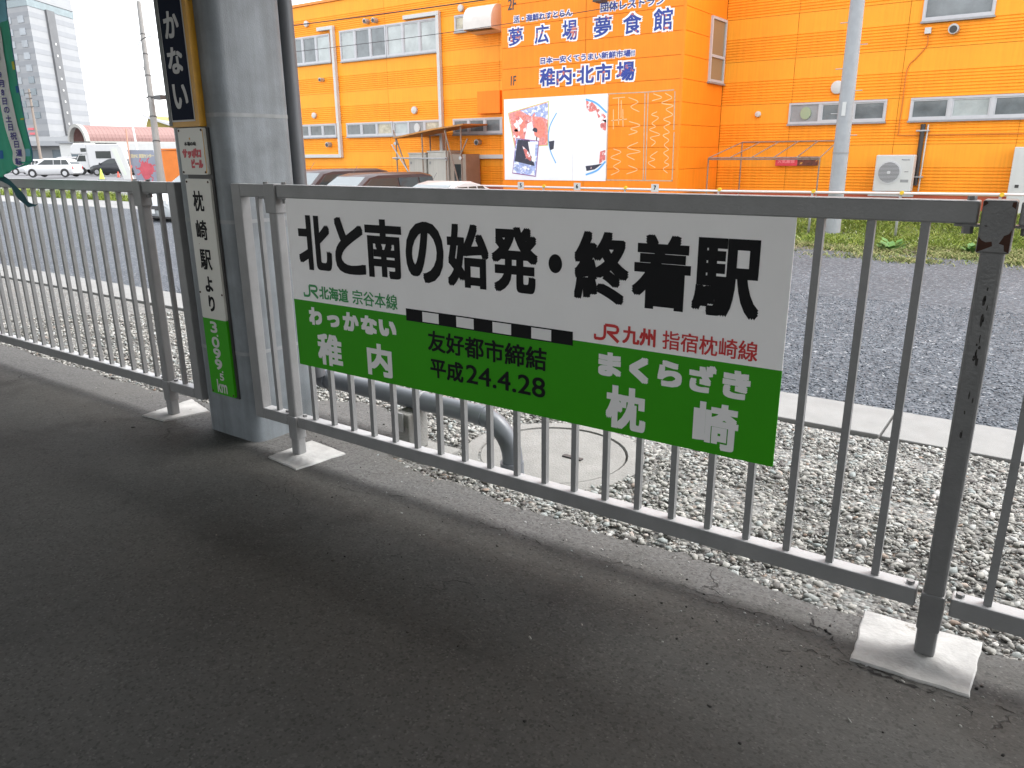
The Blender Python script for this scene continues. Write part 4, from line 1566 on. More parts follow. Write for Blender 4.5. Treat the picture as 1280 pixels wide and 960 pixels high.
# ------------------------------------------------------------------ things along the building
ac = empty('air_conditioner', (-3.19, YW - .42, .43), 'white outdoor air conditioner unit with round fan grille on brackets by the dark pipe', 'air conditioner')
MB().box(-.385, .385, -.15, .15, 0, .78).build('casing', WHITEM, ac, bevel=.02)
MB().disc((-.09, -.156, .41), .25, 'y', .012, 36).build('fan_surround', mat('grille_grey', (.50, .50, .50), .5), ac)
MB().disc((-.09, -.163, .41), .215, 'y', .006, 36).build('fan_recess', mat('grille_dark', (.16, .16, .165), .6), ac)
mb = MB()
for k in range(-7, 8):
    z = .41 + k * .028
    hw = sqrt(max(0, .215 ** 2 - (k * .028) ** 2))
    mb.box(-.09 - hw, -.09 + hw, -.172, -.167, z - .004, z + .004)
tag(mb.build('grille', mat('grille_grey', (.50, .50, .50), .5), ac), kind='stuff')
MB().disc((-.09, -.174, .41), .035, 'y', .004, 16).build('fan_hub', mat('grille_grey', (.5, .5, .5), .5), ac)
lettering(ac, [('Panasonic', .14, .30, .665, .69, dict(bold=.002))], mat('logo_grey', (.15, .15, .17), .5), -.1515)
MB().box(.22, .30, -.154, -.151, .42, .43).build('handle_slot', DARK, ac)
MB().box(.16, .32, -.153, -.151, .20, .26).build('cover_plate', ALUS, ac)
for s_ in (-.26, .26):
    MB().box(s_ - .06, s_ + .06, -.2, .4, -.055, -.002).build('bracket', GALV, ac)
MB().box(-.45, .47, -.24, -.19, -.10, -.056).build('stand_rail', GALV, ac)
cb = empty('service_cabinet', (-.62, YW - .3, .0), 'tall white electrical cabinet at the right edge against the orange wall', 'cabinet')
MB().box(-.38, .5, -.25, .26, -.33, 1.35).build('body', WHITEM, cb, bevel=.015)
MB().box(-.30, .44, -.256, -.2505, -.2, 1.28).build('door', WHITEM, cb)
MB().box(-.27, -.20, -.264, -.257, .55, .61).build('latch', DARK, cb)
rs = empty('red_sign', (-5.67, YW - .08, .97), 'small faded red sign with brown damaged half behind the pipe frame', 'sign')
MB().box(-.26, .26, -.012, .012, 0, .21).build('red_panel', mat('red_plastic', (.62, .04, .06), .5, 0, .12, 6), rs)
MB().box(.262, .74, -.012, .012, .005, .215).build('brown_panel', mat('brown_plastic', (.13, .03, .015), .5, 0, .6, 9, chips=((.5, .22, .04), .6, 9)), rs)
lettering(rs, [('火気厳禁', -.21, .2, .06, .15, dict(bold=.003))], mat('faded_pink', (.75, .20, .22), .6), -.0128)
# frame of thin pipes
fr_ = empty('tent_frame', (-5.95, YW - .8, -.33), 'bare frame of thin pipes standing against the orange wall right of the block', 'frame')
yF, yBk = -.75, .6


def tframe():
    x0, x1, xb0, xb1 = -1.12, 1.42, -.80, 1.45
    zf, zb = 1.50, 1.86
    pr = .016
    for a in ([(x0, yF, 0), (x0, yF, zf)], [(x1, yF, 0), (x1, yF, zf)], [(xb0, yBk, 0), (xb0, yBk, zb)], [(xb1, yBk, 0), (xb1, yBk, zb)]):
        MB().tube(a, pr, 8).build('post', RUSTY, fr_, smooth=True)
    MB().tube([(x0, yF, zf), (x1, yF, zf)], pr, 8).build('beam', RUSTY, fr_, smooth=True)
    MB().tube([(x0, yF, zf - .035), (x1, yF, zf - .035)], pr * .8, 8).build('beam', RUSTY, fr_, smooth=True)
    MB().tube([(xb0, yBk, zb), (xb1, yBk, zb)], pr, 8).build('beam', RUSTY, fr_, smooth=True)
    for i in range(6):
        t = i / 5
        MB().tube([(x0 + (x1 - x0) * t, yF, zf), (xb0 + (xb1 - xb0) * t, yBk, zb)], pr * .8, 8).build('rafter', RUSTY, fr_, smooth=True)


tframe()
# scaffold shelter on the left wall with cabinets
sc_ = empty('scaffold_shelter', (-16.3, 16.6, -.33), 'rough shelter of scaffold pipes with a sloping timber roof beside the grey cabinets', 'shelter')


def spipe(nm, a, b, r_=.022, m=RUSTY):
    MB().tube([(a[0] + 16.3, a[1] - 16.6, a[2] + .33), (b[0] + 16.3, b[1] - 16.6, b[2] + .33)], r_, 8).build(nm, m, sc_, smooth=True)


spipe('post', (-17.56, 16.5, -.33), (-17.58, 16.5, 1.85))
spipe('post', (-16.48, 16.5, -.33), (-16.48, 16.5, 2.0))
spipe('post', (-15.55, 16.5, -.33), (-15.52, 16.5, 2.10))
spipe('post', (-14.93, 16.5, -.33), (-14.95, 16.5, 2.12))
spipe('post', (-16.85, 17.3, -.33), (-16.85, 17.3, 1.95))
spipe('brace', (-17.62, 16.44, 2.05), (-17.0, 16.44, .60))
spipe('brace', (-15.52, 16.44, 2.0), (-14.98, 16.44, .3))
spipe('brace', (-17.66, 16.38, 1.62), (-16.4, 16.38, .05), .02, GALV)
spipe('brace', (-14.93, 16.44, 1.28), (-14.65, 16.44, 1.74))
spipe('rail', (-17.66, 16.40, 1.21), (-15.48, 16.40, 1.19), .024, GALV)
for x, z in ((-17.58, 1.65), (-17.56, 1.20), (-15.52, 1.18), (-14.95, 1.20)):
    MB().disc((x + 16.3, -.12, z + .33), .055, 'y', .07, 10).build('clamp', GALV, sc_)
mb = MB()
TIM = mat('weathered_timber', (.42, .19, .05), .8, 0, .25, 5)
vs = [(-17.55, 16.35, 1.79), (-15.95, 16.35, 2.01), (-14.75, 16.35, 2.12), (-17.3, 17.5, 1.86), (-15.9, 17.5, 2.04), (-14.7, 17.5, 2.14)]
vs = [(a + 16.3, b - 16.6, c + .33) for a, b, c in vs]
vs += [(a, b, c + .045) for a, b, c in vs]
mb.add(vs, [(0, 1, 4, 3), (1, 2, 5, 4), (6, 9, 10, 7), (7, 10, 11, 8), (0, 6, 7, 1), (1, 7, 8, 2), (3, 4, 10, 9), (4, 5, 11, 10), (0, 3, 9, 6), (2, 8, 11, 5)])
mb.build('roof', TIM, sc_)
BEIGE = mat('cabinet_beige', (.46, .44, .39), .6, 0, .06, 3, streak=.06)
for nm, lab, x0, x1, zt in (('equipment_cabinet', 'left grey equipment cabinet under the timber shelter', -17.30, -16.58, 1.33),
                            ('equipment_cabinet', 'right grey equipment cabinet under the timber shelter', -16.50, -15.68, 1.38)):
    c_ = empty(nm, (x0, 16.75, -.33), lab, 'cabinet', 'grey cabinets under the shelter')
    w_ = x1 - x0
    MB().box(0, w_, 0, .7, 0, zt + .33).build('body', BEIGE, c_, bevel=.02)
    MB().box(.05, w_ - .05, -.012, -.001, .25, zt + .25).build('door', BEIGE, c_)
    MB().box(.08, .14, -.02, -.0125, 1.35, 1.43).build('latch', ALUS, c_)
    MB().box(-.01, w_ + .01, -.02, .72, zt + .33, zt + .37).build('top', BEIGE, c_)
c_ = empty('vending_unit', (-15.64, 16.8, -.33), 'brownish box unit with dark glass front beside the equipment cabinets', 'cabinet')
MB().box(0, .62, 0, .7, 0, 1.64).build('body', mat('unit_brown', (.30, .24, .19), .6, 0, .1, 4), c_)
MB().box(.17, .47, -.015, -.002, .3, 1.35).build('glass_front', CARGLASS, c_)

# low rail with bay numbers in front of the building
pr_ = empty('parking_rail', (0, 14, -.35), 'low white pipe rail with small numbered plates along the verge', 'rail')
MB().tube([(-26, 0, .905), (-16, 0, .885), (-6, 0, .865), (-3, 0, .885), (-.7, 0, .905), (6, 0, .92)], .024, 8).build('pipe', mat('rail_pinkish', (.66, .56, .54), .5), pr_, smooth=True)
pm_ = MB().tube([(0, 0, -.05), (0, 0, .86)], .024, 8).mesh('post', GALV, True)
for x in (-25, -22.6, -20.2, -17.8, -15.4, -13.0, -10.4, -8.2, -6.0, -4.09, -2.51, -.93, .7, 2.3):
    o = link('post', pm_, None, pr_)
    o.location = (x, 0, 0)
    MB().disc((x + .02, -.01, .90), .038, 'y', .05, 8).build('clip', YELLOW, pr_)
for i, x in enumerate((-17.9, -16.1, -14.4, -12.7, -11.05, -9.44, -7.45)):
    pl = MB().box(x - .09, x + .09, -.032, -.026, .82, .99).build('number_plate', WHITEM, pr_)
    lettering(pl, [(str(i + 1), x - .03, x + .03, .86, .96, dict(bold=.004))], BLACK, -.0328)

# grass and weeds on the verge
def blades(name, n, xf, yf, hf, m, wd=.008, bank_on=True, lean=.45):
    x, y = xf(n), yf(n)
    h = hf(n, x, y)
    a = rng.uniform(0, 2 * pi, n)
    lx, ly = rng.normal(0, lean, n) * h, rng.normal(0, lean, n) * h
    z = bank(y) - .01 if bank_on else np.full(n, -.36)
    w_ = wd * rng.uniform(.6, 1.6, n)
    V = np.stack([np.stack([x - np.cos(a) * w_, y - np.sin(a) * w_, z], 1), np.stack([x + np.cos(a) * w_, y + np.sin(a) * w_, z], 1),
                  np.stack([x + lx * .4 + np.cos(a) * w_ * .7, y + ly * .4 + np.sin(a) * w_ * .7, z + h * .6], 1),
                  np.stack([x + lx * .4 - np.cos(a) * w_ * .7, y + ly * .4 - np.sin(a) * w_ * .7, z + h * .6], 1),
                  np.stack([x + lx, y + ly, z + h], 1)], 1).reshape(-1, 3)
    b = (np.arange(n) * 5)[:, None]
    me = bpy.data.meshes.new(name)
    q = (b + np.array([[0, 1, 2, 3]]))
    t = (b + np.array([[3, 2, 4]]))
    fs = [tuple(r) for r in q.tolist()] + [tuple(r) for r in t.tolist()]
    me.from_pydata(V.tolist(), [], fs)
    at = me.attributes.new('shade', 'FLOAT', 'POINT')
    at.data.foreach_set('value', np.repeat(rng.uniform(0, 1, n), 5).astype(np.float32))
    me.materials.append(m)
    return link(name, me)


GRASS = stone_mat('grass_blades', [(0.0, (.08, .13, .018)), (.4, (.16, .22, .026)), (.8, (.22, .28, .036)), (.96, (.32, .32, .08)), (1.0, (.6, .6, .45))])
WEED = stone_mat('dry_weeds', [(0.0, (.08, .13, .025)), (.5, (.17, .20, .05)), (.85, (.26, .23, .10)), (1.0, (.32, .27, .15))])
o = blades('grass', 110000, lambda n: rng.uniform(-7.4, 2.6, n), lambda n: 13.15 + .25 * np.sin(rng.uniform(0, 6.28, n)) + 4.2 * rng.uniform(0, 1, n) ** 1.1,
           lambda n, x, y: rng.uniform(.03, .095, n) * (1 + .5 * np.sin(x * 2.3) * np.sin(y * 3 + x)), GRASS, .008, True, .8)
tag(o, 'green grass on the verge in front of the orange building', 'grass', kind='stuff')
cxs = np.stack([rng.uniform(-7.4, 2.4, 110), 10.7 + 2.5 * rng.uniform(0, 1, 110) ** .6], 1)
wts = rng.uniform(.05, 1, 110) ** 4
_c = cxs[rng.choice(110, 42000, p=wts / wts.sum())]
o = blades('weeds', 42000, lambda n: _c[:, 0] + rng.normal(0, .24, n), lambda n: _c[:, 1] + rng.normal(0, .17, n),
           lambda n, x, y: rng.uniform(.02, .08, n), WEED, .008, True, 1.2)
tag(o, 'straggly yellowing weeds at the edge of the gravel lot', 'weeds', kind='stuff')
o = blades('weeds', 16000, lambda n: rng.uniform(-44, -17.5, n), lambda n: 14.2 + rng.uniform(0, .9, n),
           lambda n, x, y: rng.uniform(.08, .42, n) * (.7 + .4 * np.sin(x * 1.7)), GRASS, .016, False)
tag(o, 'strip of tall weeds behind the pale pavement at left', 'weeds', kind='stuff')
# a few broadleaf plants on the gravel edge
LEAF = mat('dock_leaf', (.06, .16, .03), .6, 0, .25, 8)
for i, (x, y_, s_) in enumerate([(-2.35, 12.6, .26), (-1.15, 12.9, .2), (-4.6, 12.7, .2)]):
    mb = MB()
    for k in range(26):
        a = random.uniform(0, 2 * pi)
        r_ = s_ * random.uniform(.2, 1)
        z = s_ * random.uniform(.1, .7)
        cx, cy = r_ * cos(a), r_ * sin(a)
        t = Vector((-sin(a), cos(a), 0)) * s_ * .22
        u = Vector((cos(a), sin(a), .5)) * s_ * .3
        c = Vector((cx, cy, z))
        mb.add([c - u, c + t, c + u, c - t], [(0, 1, 2, 3)])
    lb = ['dark green leafy weed on the gravel edge left of the dark post', 'small leafy weed on the gravel edge right of the dark post', 'small leafy weed near the street pole foot'][i]
    o = mb.build('leafy_weed', LEAF, None, loc=(x, y_, -.36))
    tag(o, lb, 'plant')

# ------------------------------------------------------------------ poles and wires
sp = empty('street_pole', (-3.70, 14.25, -.36), 'tapering grey concrete pole standing on the verge in front of the orange wall', 'pole')
MB().tube([(0, 0, 0), (0, 0, 9.5)], .150, 24, .095).build('shaft', POLEC, sp, smooth=True)
mb = MB()
for z, s_ in ((1.95, 1), (2.35, -1), (2.75, 1), (3.15, -1), (3.55, 1), (3.95, -1), (4.35, 1), (4.8, -1)):
    MB().tube([(0, 0, z), (s_ * .26, 0, z)], .009, 6).build('step_bolt', GALV, sp)
MB().box(-.035, .035, -.146, -.140, 2.3, 2.55).build('label_plate', WHITEM, sp)
MB().tube([(0, 0, 1.62), (0, 0, 1.645)], .149, 20).build('band', ALUS, sp, smooth=True)
wr = MAT_W = mat('cable_black', (.03, .02, .025), .6)
for (nm, lab, p0, p1, rad, sag) in (('overhead_cable', 'thick dark overhead cable crossing the top of the orange wall', (-24, 13.2, 4.86), (6, 13, 4.75), .014, .18),
                                    ('overhead_cable', 'thin lower overhead wire crossing the orange wall and its windows', (-24, 13.2, 4.20), (6, 13, 4.95), .007, .45)):
    P = [(p0[0] + (p1[0] - p0[0]) * t, p0[1] + (p1[1] - p0[1]) * t, p0[2] + (p1[2] - p0[2]) * t - sag * 4 * t * (1 - t)) for t in np.linspace(0, 1, 30)]
    o = MB().tube(P, rad, 6).build(nm, MAT_W)
    tag(o, lab, 'cable', 'overhead wires')
# leaning concrete pole at left
bp_ = empty('utility_pole', (-29.6, 15.6, -.33), 'grey concrete utility pole with bands left of the steel column', 'pole')
MB().tube([(0.243, -.158, 0), (0, 0, 1.3), (-1.15, .75, 7.45)], .19, 14, .085).build('shaft', POLED, bp_, smooth=True)
for t in (.15, .3, .42, .55, .68, .8):
    p = Vector((0, 0, 1.3)).lerp(Vector((-1.15, .75, 7.45)), t)
    q = Vector((0, 0, 1.3)).lerp(Vector((-1.15, .75, 7.45)), t + .006)
    MB().tube([p, q], .155 - .065 * t, 12).build('band', DARK, bp_)
p = Vector((0, 0, 1.3)).lerp(Vector((-1.15, .75, 7.45)), .62)
MB().tube(bez([p + Vector((.05, -.1, -.45)), p + Vector((-.18, -.15, .6)), p + Vector((.35, -.1, .95)), p + Vector((1.1, .1, .9))], 6), .018, 6).build('cable_loop', DARK, bp_)
p = Vector((0, 0, 1.3)).lerp(Vector((-1.15, .75, 7.45)), .42)
MB().tube([p + Vector((-.1, -.12, 0)), p + Vector((.9, .3, 0))], .03, 6).build('arm', DARK, bp_)
MB().box(p.x + .28, p.x + .75, p.y - .05, p.y + .2, p.z - .09, p.z + .07).build('junction_box', DARK, bp_)
tp = empty('wooden_pole', (-99.7, 42.6, -.2), 'thin brown utility pole with crossarms in front of the hotel', 'pole')
MB().tube([(.1, 0, 0), (0, 0, 1.8), (-.35, .2, 9.2)], .22, 8, .12).build('shaft', mat('pole_brown', (.22, .18, .15), .9), tp)
for z in (7.2, 8.1, 8.7):
    MB().box(-.95, .45, -.06, .06, z, z + .1).build('crossarm', DARK, tp)
for x in (-1.1, -.6, .3, .6):
    pass
wl = empty('light_pole', (-70.6, 38.1, -.2), 'thin white pole standing above the brown arched roof', 'pole')
MB().tube([(0, 0, 0), (-.1, 0, 2.6), (-.42, .1, 4.4)], .10, 8, .09).build('shaft', WHITEM, wl)

# ------------------------------------------------------------------ cars
def car(label, loc, rz, L, W, H, kind, paint, group=None, scale=1.0, name='parked_car'):
    """nose points to -Y in local space; body, cabin, glass, wheels, lights"""
    c = empty(name, loc, label, 'car', group, None, rz)
    c.scale = (scale,) * 3
    hw = W / 2
    # stations from the nose: (y, z low, z belt, half width)
    if kind == 'van':
        body = [(0, .32, .62, .80), (.06, .22, .80, .92), (.35, .20, .93, .99), (.75, .20, 1.0, 1), (1.2, .20, 1.02, 1), (L - .12, .22, 1.02, 1), (L, .30, .95, .96)]
        cab = [(.70, 1.0, 1.02), (1.35, 1.0, H - .06), (1.7, 1.0, H), (L - .5, 1.0, H), (L - .12, 1.0, H - .07), (L - .05, 1.0, 1.02)]
    elif kind == 'hatch':
        body = [(0, .34, .58, .72), (.08, .22, .72, .88), (.45, .20, .86, .98), (.95, .20, .94, 1), (1.6, .20, .96, 1), (L - .25, .22, .98, 1), (L - .05, .26, .94, .96), (L, .34, .8, .9)]
        cab = [(.90, .93, .95), (1.75, .93, H - .05), (2.1, .93, H), (L - .95, .93, H - .02), (L - .45, .93, H - .09), (L - .10, .93, .97)]
    else:
        body = [(0, .34, .55, .72), (.08, .22, .66, .88), (.5, .20, .78, .97), (1.1, .20, .86, 1), (2.0, .20, .89, 1), (L - .9, .20, .92, 1), (L - .1, .24, .90, .94), (L, .34, .75, .85)]
        cab = [(1.05, .86, .88), (1.9, .88, H - .06), (2.25, .88, H), (L - 1.75, .88, H - .01), (L - 1.35, .88, H - .10), (L - .55, .90, .93)]
    vs, fs = [], []
    for (yy, zl, zb, k) in body:
        w_ = hw * k
        vs += [(-w_ * .92, yy, zl), (-w_, yy, zl + .18), (-w_, yy, zb - .08), (-w_ * .93, yy, zb), (w_ * .93, yy, zb), (w_, yy, zb - .08), (w_, yy, zl + .18), (w_ * .92, yy, zl)]
    n = len(body)
    for i in range(n - 1):
        for k in range(8):
            fs.append((i * 8 + k, i * 8 + (k + 1) % 8, (i + 1) * 8 + (k + 1) % 8, (i + 1) * 8 + k))
    fs += [tuple(range(8)), tuple((n - 1) * 8 + k for k in range(7, -1, -1))]
    mb = MB()
    mb.add(vs, fs)
    bo = mb.build('body', paint, c, smooth=True, bevel=.012)
    # cabin shell
    vs, fs = [], []

    def cw(z):
        return hw * (.94 - .16 * (z - cab[0][1]) / max(.1, H - cab[0][1]))
    for (yy, zb, zt) in cab:
        vs += [(-cw(zb), yy, zb - .02), (-cw(zt - .05), yy, max(zt - .05, zb)), (-cw(zt) + .07, yy, zt), (cw(zt) - .07, yy, zt), (cw(zt - .05), yy, max(zt - .05, zb)), (cw(zb), yy, zb - .02)]
    n = len(cab)
    for i in range(n - 1):
        for k in range(5):
            fs.append((i * 6 + k, i * 6 + k + 1, (i + 1) * 6 + k + 1, (i + 1) * 6 + k))
    mb = MB()
    mb.add(vs, fs)
    mb.build('cabin', paint, c, smooth=True)
    # glass set just proud of the cabin
    (ya, _, za), (yb, _, zb_) = cab[0], cab[1]

    def strip(nm, P, m, thick=.012, nrm=(0, -1, 0)):
        nv = Vector(nrm).normalized() * thick
        a = [Vector(p) + nv for p in P]
        b = [Vector(p) - nv * .3 for p in P]
        k = len(P)
        mb = MB()
        mb.add(a + b, [tuple(range(k)), tuple(range(2 * k - 1, k - 1, -1))] + [(i, (i + 1) % k, k + (i + 1) % k, k + i) for i in range(k)])
        return mb.build(nm, m, c)
    g = .09
    t0, t1 = .06, .93
    lo = (ya + (yb - ya) * t0, za + (zb_ - za) * t0)
    hi = (ya + (yb - ya) * t1, za + (zb_ - za) * t1)
    strip('windshield', [(-cw(lo[1]) + g, lo[0], lo[1]), (cw(lo[1]) - g, lo[0], lo[1]), (cw(hi[1]) - g, hi[0], hi[1]), (-cw(hi[1]) + g, hi[0], hi[1])], WINDSHIELD, .014, (0, -1, .8))
    zt, zq = H - .13, cab[0][1] + .06
    yq0, yq1 = cab[1][0] + .02, cab[-2][0] - .02
    ys0 = ya + (yb - ya) * .35
    mids = (yq0 + (yq1 - yq0) * .42, yq0 + (yq1 - yq0) * .76)
    segs = [(ys0 + .05, yq0 + .06, mids[0] - .03, mids[0] - .03), (mids[0] + .03, mids[0] + .03, mids[1] - .03, mids[1] - .03), (mids[1] + .03, mids[1] + .03, yq1, min(yq1 + .22, cab[-1][0] - .1))]
    for sx in (-1, 1):
        for (a0, a1, b1, b0) in segs:
            strip('side_window', [(sx * cw(zq), a0, zq), (sx * cw(zt), a1, zt), (sx * cw(zt), b1, zt), (sx * cw(zq), b0, zq)], CARGLASS, .012, (sx, 0, .15))
    ye0, ze0, ye1, ze1 = cab[-1][0], cab[-1][2], cab[-2][0], cab[-2][2]
    strip('rear_window', [(-cw(ze0) + g, ye0 - .02, ze0 + .05), (cw(ze0) - g, ye0 - .02, ze0 + .05), (cw(ze1) - g, ye1, ze1 - .05), (-cw(ze1) + g, ye1, ze1 - .05)], CARGLASS, .014, (0, 1, .4))
    for sx in (-1, 1):
        for yy in (.72, L - .68):
            wv_ = MB().disc((0, 0, 0), .30, 'x', .17, 20).build('wheel', TYRE, c)
            wv_.location = (sx * (hw - .07), yy, .30)
            MB().disc((sx * .088, 0, 0), .19, 'x', .012, 16).build('rim', RIM, wv_)
            MB().disc((sx * (hw - .005), yy, .33), .355, 'x', .02, 20).build('wheel_arch', DARK, c)
        MB().box(min(sx * hw * .52, sx * hw * .84), max(sx * hw * .52, sx * hw * .84), .0 - .015 if kind == 'van' else .02, .12, .56, .70).build('headlight', LAMP, c, bevel=.02)
        MB().box(min(sx * hw * 1.0, sx * hw * 1.12), max(sx * hw * 1.0, sx * hw * 1.12), ya + .12, ya + .22, cab[0][1] + .02, cab[0][1] + .16).build('mirror', paint, c, bevel=.02)
        MB().box(min(sx * hw * .78, sx * hw * .93), max(sx * hw * .78, sx * hw * .93), L - .03, L + .012, .62, .85).build('tail_light', mat('tail_lens', (.4, .02, .02), .3), c)
    MB().box(-.42 * hw, .42 * hw, -.022, .03, .40, .52).build('grille', DARK, c)
    MB().box(-.17, .17, -.035, -.024, .30, .42).build('number_plate', PLATE, c)
    MB().tube([(-hw * .6, cab[2][0] + .1, H), (-hw * .62, cab[2][0] + .28, H + .18)], .006, 5).build('aerial', DARK, c)
    MB().box(-hw * .9, hw * .9, .12, L - .12, .16, .22).build('underside', DARK, c)
    return c


def cpaint(n, col):
    return mat('paint_' + n, col, .28, .0, .03, 2)


MAROON = cpaint('dark_maroon', (.034, .020, .020))
SILV = cpaint('silver', (.34, .33, .33))
WHT = cpaint('white', (.48, .48, .48))
BLKP = cpaint('black', (.02, .022, .025))
grp = 'cars parked in the lot before the orange building'
car('dark maroon boxy van nearest the steel column', (-14.62, 9.2, -.36), 0, 3.95, 1.48, 1.56, 'van', MAROON, grp, .865)
car('dark maroon boxy car between the van and the silver sedan', (-13.15, 9.2, -.36), 0, 3.9, 1.48, 1.47, 'van', MAROON, grp, .865)
car('pale silver sedan in front of the grey cabinets', (-10.70, 8.7, -.36), 0, 4.3, 1.55, 1.31, 'sedan', SILV, grp, .865)
car('silver white car whose bonnet and windshield show left of the steel column', (-19.65, 9.3, -.40), 0, 3.9, 1.75, 1.62, 'hatch', cpaint('pearl', (.62, .64, .64)), grp, .92)
grp = 'cars in the car park under the hotel'
car('white hatchback seen side on in the far car park', (-71.3, 28.8, -.2), radians(-55), 4.1, 1.65, 1.50, 'hatch', WHT, grp)
car('silver minivan behind the white hatchback', (-82.4, 35.4, -.2), radians(-55), 4.4, 1.7, 1.62, 'van', SILV, grp)
car('white sedan left of the silver minivan', (-84.3, 33.0, -.2), radians(-55), 4.3, 1.7, 1.42, 'sedan', WHT, grp)
car('black compact car in front of the camper van', (-71.4, 34.2, -.2), radians(-55), 3.8, 1.65, 1.45, 'hatch', BLKP, grp)
car('light grey car at the far back left', (-103.0, 42.5, -.2), radians(-55), 4.3, 1.7, 1.5, 'sedan', SILV, grp)
car('pale car at the far back behind the silver minivan', (-99.0, 44.5, -.2), radians(-55), 4.3, 1.7, 1.5, 'van', WHT, grp)
# camper van, side on, nose to the left
cv = empty('camper_van', (-77.2, 35.75, -.2), 'white camper van with a sleeping pod over the cab', 'camper van', None, None, radians(37))
MB().prism([(1.55, .45), (4.55, .45), (4.6, .9), (4.6, 2.62), (4.5, 2.72), (1.5, 2.72), (1.5, 2.2)], -1.0, 1.0).build('body', WHT, cv, bevel=.05)
MB().prism([(-.1, .45), (.0, 1.0), (.25, 1.15), (.62, 1.78), (1.48, 1.78), (1.48, .45)], -.88, .88).build('cab', WHT, cv, bevel=.04)
MB().prism([(-.05, 1.95), (.15, 1.83), (1.49, 1.83), (1.49, 2.85), (.35, 2.82), (.02, 2.5)], -.98, .98).build('sleeping_pod', WHT, cv, bevel=.08)
MB().prism([(.38, 1.2), (.70, 1.72), (1.25, 1.72), (1.25, 1.2)], -.895, -.886).build('side_window', CARGLASS, cv)
MB().prism([(2.3, 1.45), (2.3, 2.1), (3.7, 2.1), (3.7, 1.45)], -1.02, -1.005).build('side_window', CARGLASS, cv)
MB().prism([(.95, 2.05), (.95, 2.38), (1.45, 2.38), (1.45, 2.05)], -1.0, -.983).build('side_window', CARGLASS, cv)
f = MB().add([(.10, -.75, 1.22), (.10, .75, 1.22), (.5, .75, 1.74), (.5, -.75, 1.74)], [(0, 1, 2, 3)]).build('windshield', WINDSHIELD, cv)
for x in (.75, 3.6):
    for sy in (-1, 1):
        wv_ = MB().disc((0, 0, 0), .36, 'y', .2, 20).build('wheel', TYRE, cv)
        wv_.location = (x, sy * .86, .36)
        MB().disc((0, sy * .105, 0), .2, 'y', .012, 14).build('rim', RIM, wv_)
MB().box(-.14, .1, -.8, .8, .3, .5).build('bumper', ALUS, cv)
tk = empty('box_truck', (-86.6, 45.4, -.2), 'white box truck parked behind the white notice board', 'truck', None, None, radians(37))
MB().box(0, 7.6, -1.1, 1.1, .9, 3.05).build('box', WHITEM, tk, bevel=.03)
MB().box(.1, 7.4, -.9, .9, .5, .88).build('chassis', DARK, tk)
for x in (1.0, 2.1, 6.2):
    for sy in (-1, 1):
        wv_ = MB().disc((0, 0, 0), .42, 'y', .24, 18).build('wheel', TYRE, tk)
        wv_.location = (x, sy * .9, .42)
MB().box(-1.6, -.1, -1.0, 1.0, .5, 2.3).build('cab', WHT, tk, bevel=.08)

# ------------------------------------------------------------------ car park furniture
nbd = empty('notice_board', (-56.1, 28.46, -.2), 'tall white board leaning in the car park in front of the camper van', 'board', None, None, radians(33))
MB().prism([(-.66, 2.26), (.22, 2.30), (.78, 0), (.1, 0)], -.04, .04).build('panel', WHITEM, nbd)
MB().prism([(-.50, 2.1), (-.16, 2.12), (.35, .3), (.2, .3)], -.05, -.041).build('print', mat('pale_green_print', (.55, .62, .50), .6), nbd)
mu_ = empty('painted_board', (-44.9, 23.6, -.2), 'grey painted board with a big red crab and white writing in the car park', 'board', None, None, radians(33))
MUR = mat('mural_grey', (.20, .22, .27), .6, 0, .15, 1.5)
MB().prism([(-.72, 1.93), (.85, 1.90), (1.25, 0), (-.35, 0)], -.05, .05).build('panel', MUR, mu_)
P = blob(.28, .80, .42, .50, 30, .22)
MB().prism(P, -.056, -.0505).build('crab_painting', mat('mural_red', (.42, .07, .09), .6, 0, .25, 3), mu_)
for k in range(8):
    a = pi * (.1 + .8 * (k % 4) / 3) if k < 4 else -pi * (.1 + .8 * (k % 4) / 3)
    mb = MB().ribbon([(.28 + .3 * cos(a), .80 + .35 * sin(a)), (.28 + .60 * cos(a + .2), .80 + .58 * sin(a + .2)), (.28 + .62 * cos(a), .80 + .72 * sin(a))], .07, -.053)
    link('crab_leg', mb.mesh('crab_leg', MATS['mural_red']), None, mu_)
lettering(mu_, [('活かに 直送センター', -.55, .85, 1.48, 1.70, dict(bold=.012))], mat('mural_cream', (.45, .40, .25), .6), -.0508)
MB().tube([(-.62, -.15, 0), (-.56, -.12, 3.1)], .045, 8).build('prop', mat('prop_wood', (.45, .25, .18), .8), mu_)
ob = empty('orange_container', (-38.8, 21.9, -.2), 'orange container box beside the concrete utility pole', 'container', None, None, radians(33))
MB().box(-.45, 1.8, -.4, .8, 0, 1.85).build('box', mat('container_orange', (.62, .17, .02), .6, 0, .1, 2), ob, bevel=.03)
MB().box(-.5, 1.85, -.45, .85, 1.86, 1.93).build('lid', mat('container_orange', (.62, .17, .02), .6), ob)
for k, (x, y_, c_, lb) in enumerate([(-57.1, 27.45, (.50, .70, .08), 'yellow green traffic cone in the far car park'), (-61.2, 30.9, (.65, .08, .05), 'small red cone beside the notice board')]):
    cn_ = empty('traffic_cone', (x, y_, -.2), lb, 'traffic cone')
    s_ = 1.0 if k == 0 else .6
    mb = MB()
    mb.tube([(0, 0, .03), (0, 0, .75 * s_)], .17 * s_, 14, .03)
    mb.build('cone', mat('cone_%d' % k if False else ('cone_lime' if k == 0 else 'cone_red'), c_, .6), cn_, smooth=True)
    MB().box(-.2 * s_, .2 * s_, -.2 * s_, .2 * s_, 0, .03).build('base', DARK, cn_)

